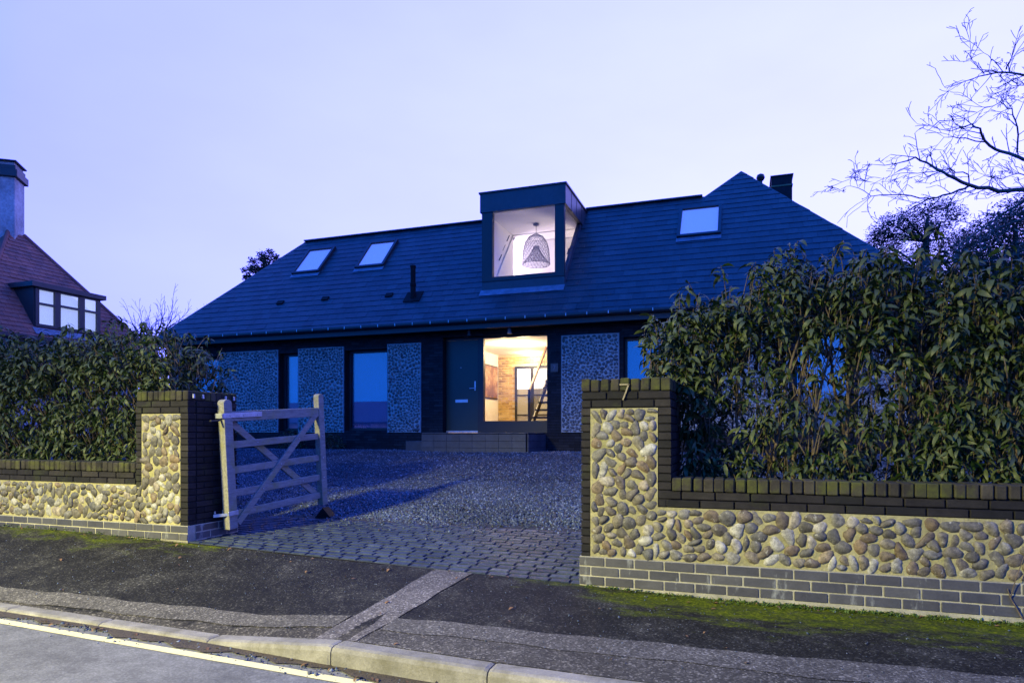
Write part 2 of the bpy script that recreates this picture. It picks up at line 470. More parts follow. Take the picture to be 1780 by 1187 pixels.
# road and pavement
def asphalt(name, base, speck, moss=None, dark=None, gloss=0.75, grain=1.0):
    m, t, b = setup(name)
    n0 = noise(t, 1.3, 6, 0.65)
    c = ramp_node(t, n0, [(0.30, tuple(x * 0.72 for x in base)), (0.72, tuple(x * 1.22 for x in base))])
    vo = t.nodes.new('ShaderNodeTexVoronoi'); vo.inputs['Scale'].default_value = 95
    g = t.nodes.new('ShaderNodeNewGeometry'); t.links.new(g.outputs['Position'], vo.inputs['Vector'])
    sp = t.nodes.new('ShaderNodeSeparateColor'); t.links.new(vo.outputs['Color'], sp.inputs[0])
    cs = ramp_node(t, sp.outputs[0], [(0.0, grey(0.55)), (0.6, grey(0.95)), (0.85, grey(1.4)), (1.0, grey(speck))])
    c = mixc(t, c, cs, grain, 'MULTIPLY')
    n3 = noise(t, 9, 6, 0.7)
    c = mixc(t, c, ramp_node(t, n3, [(0.3, grey(0.75)), (0.7, grey(1.2))]), 1.0, 'MULTIPLY')
    sx = t.nodes.new('ShaderNodeSeparateXYZ'); t.links.new(g.outputs['Position'], sx.inputs[0])
    if dark:                       # lichen and dirt blotches that keep to the wall side
        y = t.nodes.new('ShaderNodeMapRange'); y.inputs['From Min'].default_value = dark[1]; y.inputs['From Max'].default_value = dark[2]
        t.links.new(sx.outputs['Y'], y.inputs['Value'])
        nn = noise(t, 1.6, 7, 0.7)
        ad = t.nodes.new('ShaderNodeMath'); ad.operation = 'ADD'
        t.links.new(y.outputs[0], ad.inputs[0]); t.links.new(nn, ad.inputs[1])
        f = ramp_node(t, ad.outputs[0], [(dark[3], grey(0)), (min(1.0, dark[3] + 0.22), grey(1))])
        dk = ramp_node(t, noise(t, 2.6, 8, 0.75), [(0.34, tuple(v * .55 for v in dark[0])), (0.52, dark[0]), (0.70, tuple(v * 2.6 for v in dark[0]))])
        c = mixc(t, c, mixc(t, dk, cs, 1.0, 'MULTIPLY'), f)
    if moss:
        y = t.nodes.new('ShaderNodeMapRange'); y.inputs['From Min'].default_value = moss[1]; y.inputs['From Max'].default_value = moss[2]
        y.inputs['To Max'].default_value = 0.44; y.clamp = True
        t.links.new(sx.outputs['Y'], y.inputs['Value'])
        nn = noise(t, 3.4, 9, 0.78, (0.6, 1.5, 1))
        ad = t.nodes.new('ShaderNodeMath'); ad.operation = 'ADD'
        t.links.new(y.outputs[0], ad.inputs[0]); t.links.new(nn, ad.inputs[1])
        # less moss where the drive is driven over
        xa = t.nodes.new('ShaderNodeMapRange'); xa.inputs['From Min'].default_value = -2.3; xa.inputs['From Max'].default_value = -0.6
        xa.inputs['To Min'].default_value = -0.28; xa.inputs['To Max'].default_value = 0.12
        t.links.new(sx.outputs['X'], xa.inputs['Value'])
        xb = t.nodes.new('ShaderNodeMapRange'); xb.inputs['From Min'].default_value = -5.0; xb.inputs['From Max'].default_value = -3.8
        xb.inputs['To Min'].default_value = 0.27; xb.inputs['To Max'].default_value = 0.0
        t.links.new(sx.outputs['X'], xb.inputs['Value'])
        a2 = t.nodes.new('ShaderNodeMath'); a2.operation = 'ADD'; t.links.new(ad.outputs[0], a2.inputs[0]); t.links.new(xa.outputs[0], a2.inputs[1])
        a3 = t.nodes.new('ShaderNodeMath'); a3.operation = 'ADD'; t.links.new(a2.outputs[0], a3.inputs[0]); t.links.new(xb.outputs[0], a3.inputs[1])
        f = ramp_node(t, a3.outputs[0], [(0.82, grey(0)), (1.0, grey(1))])
        mc = ramp_node(t, noise(t, 45, 4, 0.7), [(0.3, (0.022, 0.032, 0.002)), (0.5, (0.058, 0.078, 0.003)), (0.7, (0.16, 0.175, 0.005))])
        c = mixc(t, c, mc, f)
    t.links.new(c, b.inputs['Base Color'])
    b.inputs['Roughness'].default_value = gloss
    b.inputs['Specular IOR Level'].default_value = 0.10
    h = mixc(t, cs, noise(t, 160, 3), 0.5)
    bump(t, b, h, 0.55, 0.006)
    return m
ROAD = asphalt('road_asphalt', (0.135, 0.137, 0.140), 1.5, grain=0.4)
PAVE = asphalt('pavement_asphalt', (0.050, 0.046, 0.037), 4.0, moss=((0.05, 0.09, 0.01), 4.0, 5.1), dark=((0.017, 0.0165, 0.0135), 3.35, 4.15, 0.95))
PATCH = asphalt('patch_asphalt', (0.085, 0.080, 0.069), 2.6)
PATCHDARK = asphalt('old_patch_asphalt', (0.062, 0.058, 0.049), 3.0)
STRIP = asphalt('strip_asphalt', (0.105, 0.097, 0.090), 2.6)
LINE = mat('road_line_paint', (0.55, 0.50, 0.25), 0.7, 0.10, 8, 90, 0.4, 0.003, stain=((0.20, 0.19, 0.17), 30, 0.70, 0.80))
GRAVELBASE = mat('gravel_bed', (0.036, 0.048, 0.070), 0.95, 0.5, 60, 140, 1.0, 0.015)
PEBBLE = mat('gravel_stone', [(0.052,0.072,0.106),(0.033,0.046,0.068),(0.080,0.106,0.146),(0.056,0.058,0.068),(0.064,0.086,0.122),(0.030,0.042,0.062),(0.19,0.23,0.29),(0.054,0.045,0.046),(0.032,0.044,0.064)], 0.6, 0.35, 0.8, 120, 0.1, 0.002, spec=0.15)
GRASS = mat('rough_grass_ground', (0.03, 0.045, 0.016), 0.95, 0.4, 3, 40, 0.8, 0.02)
REDTILE = mat('red_clay_tile', [(0.22,0.082,0.055),(0.26,0.096,0.062),(0.17,0.068,0.050),(0.23,0.100,0.072)], 0.85, 0.25, 1.5, 20, 0.4, 0.005,
              stain=((0.05, 0.035, 0.030), 1.1, 0.56, 0.72))
RENDER = mat('weathered_render', (0.33, 0.34, 0.34), 0.9, 0.35, 2.0, 16, 0.5, 0.006, stain=((0.17, 0.17, 0.16), 2.4, 0.5, 0.75, (1, 1, 0.4)))
DARKPAINT = mat('dark_window_frame', (0.022, 0.026, 0.030), 0.5, 0.1)
CURTAINW = mat('white_blind', (0.85, 0.85, 0.85), 0.9, 0.05)
GLOWNET = emit('glowing_net_curtain', (0.60, 0.66, 0.98), 1.0)  # window brightness put into the curtain as emission, no lamp behind it
GLOWBLIND = emit('glowing_blind', (0.33, 0.40, 0.90), 0.5)  # room light through the blind painted in as a bluish emission
BLACKPLASTIC = mat('black_rubber', (0.006, 0.006, 0.006), 0.7, 0.1, spec=0.15)
WHITEPAINT = mat('white_paint', (0.7, 0.7, 0.7), 0.6, 0.1)
FALLEN = leaf_mat('fallen_leaf', [(0.16,0.08,0.03),(0.10,0.05,0.025),(0.22,0.15,0.06)], (0.14,0.08,0.04), 0.7)
TERRA = mat('terracotta_pot', (0.22, 0.10, 0.06), 0.9, 0.2)

# ------------------------------------------------------------------ the ground
def base_z(X):
    return lerp(-1.072, -1.192, clamp((X + 5.2) / 4.0, -0.4, 1.25))
def kerb_y(X):
    return float(np.interp(X, [-12, -5.6, -3.36, -2.3, -1.28, -.6, 8], [3.75, 3.65, 3.56, 3.47, 3.405, 3.385, 3.30]))
def kerb_z(X):
    return lerp(-1.362, -1.268, clamp((X + 3.32) / 1.0))
def pave_z(X, Y):
    t = clamp((Y - kerb_y(X)) / (5.1 - kerb_y(X)))
    return lerp(kerb_z(X), base_z(X), t)
def drive_z(X, Y):
    if Y < 6.85:
        return lerp(base_z(X), -1.055, clamp((Y - 5.1) / 1.75))
    if Y < 13.0:
        return lerp(-1.055, -0.40, (Y - 6.85) / 6.15)
    return -0.40
def sheet(name, mt, xs, ys, zf, parent=None, kind='structure', dz=0.0):
    V = [(x, y, zf(x, y) + dz) for y in ys for x in xs]
    nx = len(xs)
    Fc = [(j*nx+i, j*nx+i+1, (j+1)*nx+i+1, (j+1)*nx+i) for j in range(len(ys)-1) for i in range(nx-1)]
    return mesh_obj(name, np_mesh(name, V, Fc), mt, parent, kind)
lin = lambda a, b, n: list(np.linspace(a, b, n))

MB().raw([(-900,-900,-2.2),(900,-900,-2.2),(900,900,-2.2),(-900,900,-2.2)], [(0,1,2,3)]).build('ground', GRASS, kind='structure')
# carriageway, the far pavement behind the viewpoint
V, Fc = [], []
sheet('road', ROAD, lin(-60, 50, 60), lin(-4.2, 4.3, 6), lambda x, y: -1.39 + 0.008 * min(0, y - 3.2) * 0)
sheet('far_pavement', PATCHDARK, lin(-60, 50, 12), lin(-6.4, -4.0, 3), lambda x, y: -1.28)
kx = sorted(set(lin(-40, -9, 32) + lin(-9, 4, 131) + lin(4, 14, 11) + [-3.32, -2.32]))
V = [(x, kerb_y(x) + (5.16 - kerb_y(x)) * t, pave_z(x, kerb_y(x) + (5.1 - kerb_y(x)) * min(t, 1))) for t in (0, .2, .4, .6, .8, 1.0) for x in kx]
nx = len(kx)
mesh_obj('pavement', np_mesh('pavement', V, [(j*nx+i, j*nx+i+1, (j+1)*nx+i+1, (j+1)*nx+i) for j in range(5) for i in range(nx-1)]), PAVE, None, 'structure')
def patch(name, mt, xs, y0f, y1f, dz):
    ys = [0, .33, .66, 1.0]
    V = []
    for t in ys:
        for i, x in enumerate(xs):
            y = lerp(y0f(x), y1f(x), t)
            V.append((x, y, pave_z(x, y) + dz))
    n = len(xs)
    return mesh_obj(name, np_mesh(name, V, [(j*n+i, j*n+i+1, (j+1)*n+i+1, (j+1)*n+i) for j in range(3) for i in range(n-1)]), mt, None, 'structure')
wob = lambda x, k: 0.012 * math.sin(x * 5.1 + k) + 0.008 * math.sin(x * 13.7 + 2 * k)
patch('pavement_patch', PATCH, lin(-14, -2.535, 140), lambda x: 3.70 + 0.005*(x+2.5) + wob(x, 1), lambda x: 3.90 + 0.004*(x+2.5) + wob(x, 2), 0.004)
patch('pavement_patch', PATCH, lin(-2.185, 8, 120), lambda x: 3.70 + 0.012*(x+2) + wob(x, 3), lambda x: 3.93 + 0.035*(x+2) + wob(x, 4), 0.004)
patch('pavement_patch', PATCHDARK, lin(-2.185, 8, 120), lambda x: kerb_y(x) + 0.01, lambda x: 3.69 + 0.012*(x+2) + wob(x, 3), 0.004)
ys = lin(kerb_y(-2.35) + 0.005, 5.07, 24)
V = []
for y in ys:
    t = (y - 3.4) / 1.7
    for x in (lerp(-2.53, -2.46, t) + wob(y, 5)*0.6, lerp(-2.22, -2.12, t) + wob(y, 6)*0.6):
        V.append((x, y, pave_z(x, y) + 0.004))
mesh_obj('pavement_strip', np_mesh('pavement_strip', V, [(2*j, 2*j+1, 2*j+3, 2*j+2) for j in range(len(ys)-1)]), STRIP, None, 'structure')
xs = lin(-30, 6, 220)
V = []
for s in (-0.036, 0.036):
    for x in xs:
        V.append((x, 3.18 - 0.057*(x + 2.03) + s + 0.003*math.sin(x*40+s*90) + random.uniform(-.002, .002), -1.386))
n = len(xs)
mesh_obj('road_line', np_mesh('road_line', V, [(i, i+1, n+i+1, n+i) for i in range(n-1)]), LINE, None, 'structure')
# kerb stones
kerb = MB()
for i in range(-14, 9):
    pass
kerb_root = bpy.data.objects.new('kerb', None); COL.objects.link(kerb_root); kerb_root['kind'] = 'structure'
for i in range(-16, 12):
    x0, x1 = -2.31 + i * 1.02 + 0.004, -2.31 + (i + 1) * 1.02 - 0.004
    mb = MB()
    sec = []
    for x in (x0, x0+.02, (x0+x1)/2, x1-.02, x1):
        yb, zt = kerb_y(x), kerb_z(x) + 0.004
        e_ = 0.006 if x in (x0, x1) else 0
        sec.append([(x, yb, -1.6), (x, yb, zt - e_), (x, yb - .09, zt - e_), (x, yb - .112, zt - .008 - e_), (x, yb - .125, zt - .03 - e_), (x, yb - .132 + e_, -1.39), (x, yb - .132, -1.6)])
    vs = [p for q in sec for p in q]
    k = 7
    fs = [(a*k+j, a*k+j+1, (a+1)*k+j+1, (a+1)*k+j) for a in range(4) for j in range(k-1)] + [tuple(range(k)), tuple(4*k+j for j in reversed(range(k)))]
    mb.raw(vs, fs).build('kerb_stone', KERB, kerb_root)

# gravel drive, soil beds, garden
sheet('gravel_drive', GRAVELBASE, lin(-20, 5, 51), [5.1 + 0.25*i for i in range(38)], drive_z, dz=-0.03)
sheet('garden_ground', GRASS, lin(-90, 60, 30), lin(14.0, 200, 20), lambda x, y: -0.45)
sheet('side_ground', GRASS, lin(-90, -19, 10), lin(5.2, 14.1, 10), lambda x, y: -0.6)
sheet('side_ground', GRASS, lin(4.8, 60, 10), lin(5.2, 14.1, 10), lambda x, y: -0.6)

# ------------------------------------------------------------------ brick and cobble helpers
def brick_mesh(name, l, w, h, bev=0.004):
    bm = bmesh.new()
    bmesh.ops.create_cube(bm, size=1)
    for v in bm.verts:
        v.co = Vector((v.co.x * l, v.co.y * w, v.co.z * h))
    bmesh.ops.bevel(bm, geom=list(bm.edges), offset=bev, segments=1, affect='EDGES')
    for v in bm.verts:
        v.co += Vector((random.uniform(-1, 1), random.uniform(-1, 1), random.uniform(-1, 1))) * 0.0012
    me = bpy.data.meshes.new(name); bm.to_mesh(me); bm.free()
    return me
def stone_mesh(name, seed, sub=2, lump=0.24):
    rs = random.Random(seed)
    bm = bmesh.new()
    bmesh.ops.create_icosphere(bm, subdivisions=sub, radius=1.0)
    ax = [(Vector((rs.gauss(0,1), rs.gauss(0,1), rs.gauss(0,1))).normalized(), rs.uniform(1.2, 2.6), rs.uniform(0, 6)) for _ in range(5)]
    for v in bm.verts:
        d = v.co.normalized()
        # superellipse-ish rounding plus lumps
        r = 1.0
        for a, f, p in ax:
            r += lump / 3 * math.sin(f * d.dot(a) * 2 + p)
        v.co = d * r
    for f in bm.faces: f.smooth = True
    me = bpy.data.meshes.new(name); bm.to_mesh(me); bm.free()
    return me
def lloyd(poly_test, x0, x1, z0, z1, n, it=4, ns=14000, seed=1):
    """n points spread over a region; returns centres, half-axes and angle of each cell"""
    g = np.random.default_rng(seed)
    def samp(k):
        p = np.stack([g.uniform(x0, x1, k), g.uniform(z0, z1, k)], 1)
        return p[poly_test(p[:, 0], p[:, 1])]
    P = samp(n * 3)[:n]
    for i in range(it + 1):
        Q = samp(ns)
        idx = np.empty(len(Q), int)
        for s in range(0, len(Q), 2000):
            q = Q[s:s+2000]
            idx[s:s+2000] = np.argmin(((q[:, None] - P[None]) ** 2).sum(2), 1)
        cnt = np.bincount(idx, minlength=len(P)).clip(1)
        cx = np.bincount(idx, Q[:, 0], len(P)) / cnt; cz = np.bincount(idx, Q[:, 1], len(P)) / cnt
        if i < it:
            P = np.stack([cx, cz], 1)
    dx = Q[:, 0] - cx[idx]; dz = Q[:, 1] - cz[idx]
    a = np.bincount(idx, dx*dx, len(P)) / cnt; b = np.bincount(idx, dx*dz, len(P)) / cnt; c = np.bincount(idx, dz*dz, len(P)) / cnt
    out = []
    for i in range(len(P)):
        if cnt[i] < 8: continue
        w, v = np.linalg.eigh(np.array([[a[i], b[i]], [b[i], c[i]]]))
        out.append((cx[i], cz[i], 2*math.sqrt(w[1]), 2*math.sqrt(w[0]), math.atan2(v[1, 1], v[0, 1])))
    return out

BRK = [brick_mesh('brick_%d' % i, 1, 1, 1, 0.0) for i in range(1)]
LONG = [brick_mesh('stretcher', 0.236, 0.10, 0.055, .005), brick_mesh('half_stretcher', 0.108, 0.10, 0.052)]
ROWL = [brick_mesh('rowlock', 0.069, 0.22, 0.098, .007), brick_mesh('rowlock_b', 0.066, 0.218, 0.094, .008)]
BLUE = [brick_mesh('blue_brick', 0.213, 0.10, 0.065), brick_mesh('blue_half', 0.100, 0.10, 0.065)]
COB = [stone_mesh('cobble_%d' % i, 40 + i) for i in range(9)]

def T(x, y, z, rz=0, s=None):
    m = Matrix.Translation((x, y, z)) @ Matrix.Rotation(rz, 4, 'Z')
    if s is not None: m = m @ Matrix.Diagonal((*s, 1))
    return m
def jig(a): return random.uniform(-a, a)
def course_bricks(xa, xb, yc, z, protos, l, half, h, off, rz=0.0, along='x', end_fit=True):
    """list of (matrix, proto) filling xa..xb (or y range when along == 'y') in one course; bricks at both ends are cut to length"""
    out = []
    x = xa - off
    while x < xb - 0.02:
        a, b = max(x, xa), min(x + l, xb)
        if b - a > 0.03:
            w = b - a - 0.010
            k = 0; s = w / (l - 0.010)
            sc = (s, 1, 1)
            c = (a + b) / 2
            if along == 'x':
                m = T(c, yc + jig(.0025), z + h/2, jig(.004), sc)
            else:
                m = T(yc + jig(.0025), c, z + h/2, math.pi/2 + jig(.004), sc)
            out.append((m, k))
        x += l
    return out
def cobble_xf(cells, yface, size=1.0, depth=0.026):
    out = []
    for cx, cz, a, b, ang in cells:
        k = random.randrange(len(COB))
        a *= random.uniform(0.90, 1.08); b *= random.uniform(0.86, 1.04)
        a *= size; b *= size
        ang += jig(0.25)
        m = (Matrix.Translation((cx, yface + 0.006 + jig(.004), cz)) @ Matrix.Rotation(-ang, 4, 'Y')
             @ Matrix.Diagonal((a, depth * random.uniform(0.8, 1.15), b, 1)) @ Matrix.Rotation(random.choice((0, math.pi)), 4, 'Y'))
        out.append((m, k))
    return out

YW = 5.10          # street face of the walls
def front_wall(root, px0, px1, wx0, wx1, ztop, zbase, ncourse, depth, wall_right, seed):
    """root thing; pier from px0..px1, wall from wx0..wx1"""
    PT = 0.42
    zb = zbase - 0.075 * ncourse
    # cores (mortar), faces set behind the bricks
    mb = MB()
    mb.box(px0 + .012, px1 - .012, YW + .012, YW + depth - .012, zb - .3, PT - .03)
    mb.build('mortar_core', DARKMORTAR, root)
    a, b = (px1 - .012, wx1) if wall_right else (wx0, px0 + .012)
    MB().box(a, b, YW + .016, YW + .21, zb - .3, ztop - .03).build('mortar_core', DARKMORTAR, root)
    # mortar panel that carries the cobbles: L shape over pier and wall
    pa, pb = px0 + .075, px1 - .10
    ph = 0.190
    wt = ztop - .225
    e0, e1 = (pa, wx1) if wall_right else (wx0, pb)
    mb = MB()
    mb.box(e0, e1, YW + .002, YW + .05, zbase, wt)
    mb.box(pa, pb, YW + .002, YW + .05, wt, ph)
    mb.build('mortar_panel', MORTAR, root)
    # base: mortar bed and engineering bricks
    ba, bb = (px0 - .012, wx1) if wall_right else (wx0, px1 + .012)
    MB().box(ba + .004, bb - .004, YW - .012, YW + .08, zb - .3, zbase + .001).build('mortar_bed', GREYMORTAR, root)
    sx = px0 if not wall_right else px0
    xf = []
    for c in range(ncourse):
        z = zb + c * .075 + .005
        xf += course_bricks(ba, bb, YW + .032, z, BLUE, .225, None, .065, (.1125 if c % 2 else 0) + .02)
    yr0, yr1 = YW + .085, YW + depth
    for side in ((px1 if not wall_right else px1), (px0)):
        if wall_right and side == px1: continue
        sgn = 1 if side == px1 else -1
        MB().box(*(sorted((side + sgn*.010, side - sgn*.06))), yr0, yr1, zb - .3, zbase + .001).build('mortar_bed', GREYMORTAR, root)
        for c in range(ncourse):
            z = zb + c * .075 + .005
            xf += course_bricks(yr0, yr1, side - sgn * .036, z, BLUE, .225, None, .065, (.1125 if c % 2 else 0) + .03, along='y')
    pieces('engineering_brick', [BLUE[0]], xf, BLUEBRICK, root)
    # black brick: pier edges, pier sides, two courses under the copings
    xf = []
    H = .0628
    nz = int(round((PT - .10 - zbase) / H))
    for c in range(nz):
        z = PT - .10 - (c + 1) * H + .005
        top = c < 2
        if top:
            xf += course_bricks(px0, px1, YW + .05, z, LONG, .244, None, .052, .122 * (c % 2) + .04)
        else:
            la = (0.075 if c % 2 else 0.075)
            xf.append((T((px0 + pa) / 2, YW + .05 + jig(.002), z + .026, 0, ((pa - px0 - .004) / .234, 1, 1)), 0))
            if not (wall_right and z < ztop - .1):
                xf.append((T((pb + px1) / 2 + .002, YW + .05 + jig(.002), z + .026, 0, ((px1 - pb - .006) / .234, 1, 1)), 0))
            elif z > wt - .01:
                xf.append((T((pb + px1) / 2 + .002, YW + .05 + jig(.002), z + .026, 0, ((px1 - pb - .006) / .234, 1, 1)), 0))
        for side in (px0, px1):
            sgn = 1 if side == px1 else -1
            inner = (side == px1) == wall_right
            if inner and z < ztop - .06: continue
            xf += course_bricks(YW + .105, YW + depth, side - sgn * .05, z, LONG, .244, None, .052, .122 * (c % 2) + .02, along='y')
    a, b = (px1 + .004, wx1) if wall_right else (wx0, px0 - .004)
    if wall_right: a = pb + .012
    for c in range(2):
        xf += course_bricks(a if c else (px1 - .1 if wall_right else a), b if (c or wall_right) else px0 + .0, YW + .047, ztop - .10 - (c + 1) * H + .005, LONG, .244, None, .052, .122 * (c % 2) + .07)
    pieces('black_brick', [LONG[0]], xf, BLACKBRICK, root)
    # brick-on-edge copings
    xf = []
    n = int((px1 - px0) / .0745)
    for i in range(n):
        x = px0 + (i + .5) * (px1 - px0) / n
        xf.append((T(x + jig(.002), YW + .107 + jig(.003), PT - .049 + jig(.003), jig(.02)), random.randrange(2)))
    ny = int((depth - .22) / .0745)
    for side in (px0 + .11, px1 - .11):
        for i in range(ny):
            y = YW + .225 + (i + .5) * (depth - .225) / ny
            xf.append((T(side + jig(.003), y, PT - .049 + jig(.003), math.pi/2 + jig(.02)), random.randrange(2)))
    MB().box(px0 + .2, px1 - .2, YW + .2, YW + depth - .02, PT - .05, PT - .012).build('mortar_fill', DARKMORTAR, root)
    a, b = (px1 + .004, wx1) if wall_right else (wx0, px0 - .004)
    n = int((b - a) / .0755)
    for i in range(n):
        x = a + (i + .5) * (b - a) / n
        xf.append((T(x + jig(.002), YW + .10 + jig(.004), ztop - .049 + jig(.004), jig(.03)), random.randrange(2)))
    pieces('coping_brick', ROWL, xf, COPINGBRICK, root)
    # cobbles
    def inside(x, z):
        return ((x > e0 + .012) & (x < e1 - .012) & (z > zbase + .012) & (z < wt - .012)) | ((x > pa + .010) & (x < pb - .010) & (z > zbase + .01) & (z < ph - .012))
    area = (e1 - e0) * (wt - zbase) + (pb - pa) * (ph - wt)
    cells = lloyd(inside, e0, e1, zbase, ph, int(area / .0071), it=3, ns=26000, seed=seed)
    pieces('cobble', COB, cobble_xf(cells, YW + .002), COBBLE, root, smooth=True)

RP0, RP1 = -1.21, -0.515
wr = thing('boundary_wall', 'cobble garden wall and square pier with brass number 7, right of the open drive', 'wall', (0.4, YW, -1.19), 'front garden walls')
front_wall(wr, RP0, RP1, RP1, 2.75, -0.338, -0.968, 3, 0.86, True, 3)
LP0, LP1 = -5.85, -5.17
wl = thing('boundary_wall', 'cobble garden wall ending in the square pier beside the open wooden gate', 'wall', (-6.5, YW, -1.07), 'front garden walls')
front_wall(wl, LP0, LP1, -10.2, LP0, -0.303, -0.918, 2, 0.67, False, 5)
# brass 7 on the pier
x7, z7 = XX(1086, YW), ZZ(1086, 681, YW)
mb = MB()
mb.bar((x7 - .038, YW - .012, z7 + .056), (x7 + .036, YW - .012, z7 + .056), .008, .011)
mb.bar((x7 + .033, YW - .012, z7 + .058), (x7 - .012, YW - .012, z7 - .062), .008, .011, up=(1, 0, 0))
mb.build('house_number', BRASS, wr)
# small steel hooks on the left pier coping, and a paint splash at its foot
for (px, side) in ((333, 0), (350, 0), (393, 1), (408, 1)):
    q = (LP1 + .006)
    y = {333: YW + .06, 350: YW + .18, 393: YW + .49, 408: YW + .61}[px]
    MB().box(q, q + .012, y - .010, y + .010, .345, .385).build('hook', WHITEMETAL, wl)
# ------------------------------------------------------------------ setts
ap = bpy.data.objects.new('sett_apron', None); COL.objects.link(ap); ap['kind'] = 'structure'
sheet('joint_bed', GRIT, lin(-6.2, -1.0, 27), lin(5.08, 7.05, 9), drive_z, parent=ap, kind=None, dz=-0.006)
SET = []
for i in range(5):
    bm = bmesh.new(); bmesh.ops.create_cube(bm, size=1)
    for v in bm.verts:
        v.co = Vector((v.co.x * .179 * random.uniform(.97, 1.01), v.co.y * .092 * random.uniform(.94, 1.03), v.co.z * .06))
    bmesh.ops.bevel(bm, geom=[e for e in bm.edges if any(v.co.z > 0 for v in e.verts)], offset=.007, segments=2, affect='EDGES')
    me = bpy.data.meshes.new('sett_%d' % i); bm.to_mesh(me); bm.free(); SET.append(me)
xf = []
for r in range(17):
    y = 5.14 + r * .111
    x = LP1 - .02 + (0.09 if r % 2 else 0) + jig(.03)
    if r >= 6: x -= .55
    if r > 15: continue
    while x < RP0 + (.1 if r > 8 else .02):
        l = .176 * random.uniform(.94, 1.06)
        xc = x + l / 2
        z = drive_z(xc, y)
        sl = math.atan2(drive_z(xc, y + .1) - z, .1)
        m = Matrix.Translation((xc, y + jig(.003), z - .027 + jig(.002))) @ Matrix.Rotation(sl + jig(.02), 4, 'X') @ Matrix.Rotation(jig(.012), 4, 'Y') @ Matrix.Rotation(jig(.04), 4, 'Z') @ Matrix.Diagonal((l / .184, 1, 1, 1))
        xf.append((m, random.randrange(5)))
        x += l
pieces('sett', SET, xf, SETT, ap)

# ------------------------------------------------------------------ gravel
def loose_stones(name, pts, sizes, mt, parent=None):
    V0 = np.array([(1,0,0),(-1,0,0),(0,1,0),(0,-1,0),(0,0,.7),(0,0,-.7)], float)
    F0 = np.array([(0,2,4),(2,1,4),(1,3,4),(3,0,4),(2,0,5),(1,2,5),(3,1,5),(0,3,5)])
    n = len(pts)
    q = RNG.normal(size=(n, 4)); q /= np.linalg.norm(q, axis=1)[:, None]
    w, x, y, z = q.T
    Rm = np.stack([1-2*(y*y+z*z), 2*(x*y-z*w), 2*(x*z+y*w), 2*(x*y+z*w), 1-2*(x*x+z*z), 2*(y*z-x*w), 2*(x*z-y*w), 2*(y*z+x*w), 1-2*(x*x+y*y)], 1).reshape(n, 3, 3)
    sc = sizes[:, None] * RNG.uniform(.6, 1.25, (n, 3))
    A = np.concatenate([Rm * sc[:, None, :], pts[:, :, None]], 2)
    v, f = scatter(V0, F0, A)
    me = np_mesh(name, v, f)
    return mesh_obj(name, me, mt, parent, 'stuff')
def gravel_pts(n, x0, x1, y0, y1, keep):
    X = RNG.uniform(x0, x1, n); Y = RNG.uniform(y0, y1, n)
    k = keep(X, Y); X, Y = X[k], Y[k]
    Z = np.array([drive_z(a, b) for a, b in zip(X, Y)]) - 0.016 + RNG.uniform(-.010, .012, len(X))
    return np.stack([X, Y, Z], 1)
edge = lambda X: 6.93 + .08*np.sin(X*2.3) + .05*np.sin(X*7.1)
g1 = gravel_pts(70000, -8.5, -0.9, 6.7, 9.6, lambda X, Y: Y > edge(X) + RNG.exponential(.10, len(X)) - .12)
g2 = gravel_pts(80000, -13.5, 3.0, 9.5, 14.2, lambda X, Y: X > -13.5)
g3 = gravel_pts(700, -5.2, -1.2, 5.9, 7.0, lambda X, Y: RNG.uniform(size=len(X)) < ((Y - 5.9) / 1.1) ** 2)
g3[:, 2] += .022
gp = np.concatenate([g1, g2, g3])
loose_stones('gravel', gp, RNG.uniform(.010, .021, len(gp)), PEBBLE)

# pavement litter: small stones, gutter grit
n = 1600
X = RNG.uniform(-9, 3, n); t = RNG.uniform(0, 1, n) ** 0.7
Y = np.array([lerp(kerb_y(x), 5.07, s) for x, s in zip(X, t)])
P = np.stack([X, Y, np.array([pave_z(a, b) for a, b in zip(X, Y)]) + .006], 1)
loose_stones('pavement_grit', P, RNG.uniform(.002, .006, n) * RNG.choice([1, 1.9], n, p=[.9, .1]), PEBBLE)
n = 1500
X = RNG.uniform(-9, 1.5, n)
Y = np.array([kerb_y(x) for x in X]) - .135 - np.minimum(RNG.exponential(.05, n), .25)
P = np.stack([X, Y, np.full(n, -1.385)], 1)
loose_stones('gutter_grit', P, RNG.uniform(.003, .013, n) * RNG.choice([.6, 1.1, 1.9], n, p=[.62, .28, .1]), PEBBLE)
# dark silt in the gutter
xs = lin(-14, 2, 200)
V = []
for j, s in enumerate((0, 1)):
    for x in xs:
        y = kerb_y(x) - .128 - s * (.075 + .03*math.sin(x*3.1) + .025*math.sin(x*9) + .02*math.sin(x*23))
        V.append((x, y, -1.382 + .008 * (1 - s)))
n = len(xs)
mesh_obj('gutter_silt', np_mesh('gutter_silt', V, [(i, i+1, n+i+1, n+i) for i in range(n-1)]), SOIL, None, 'structure')

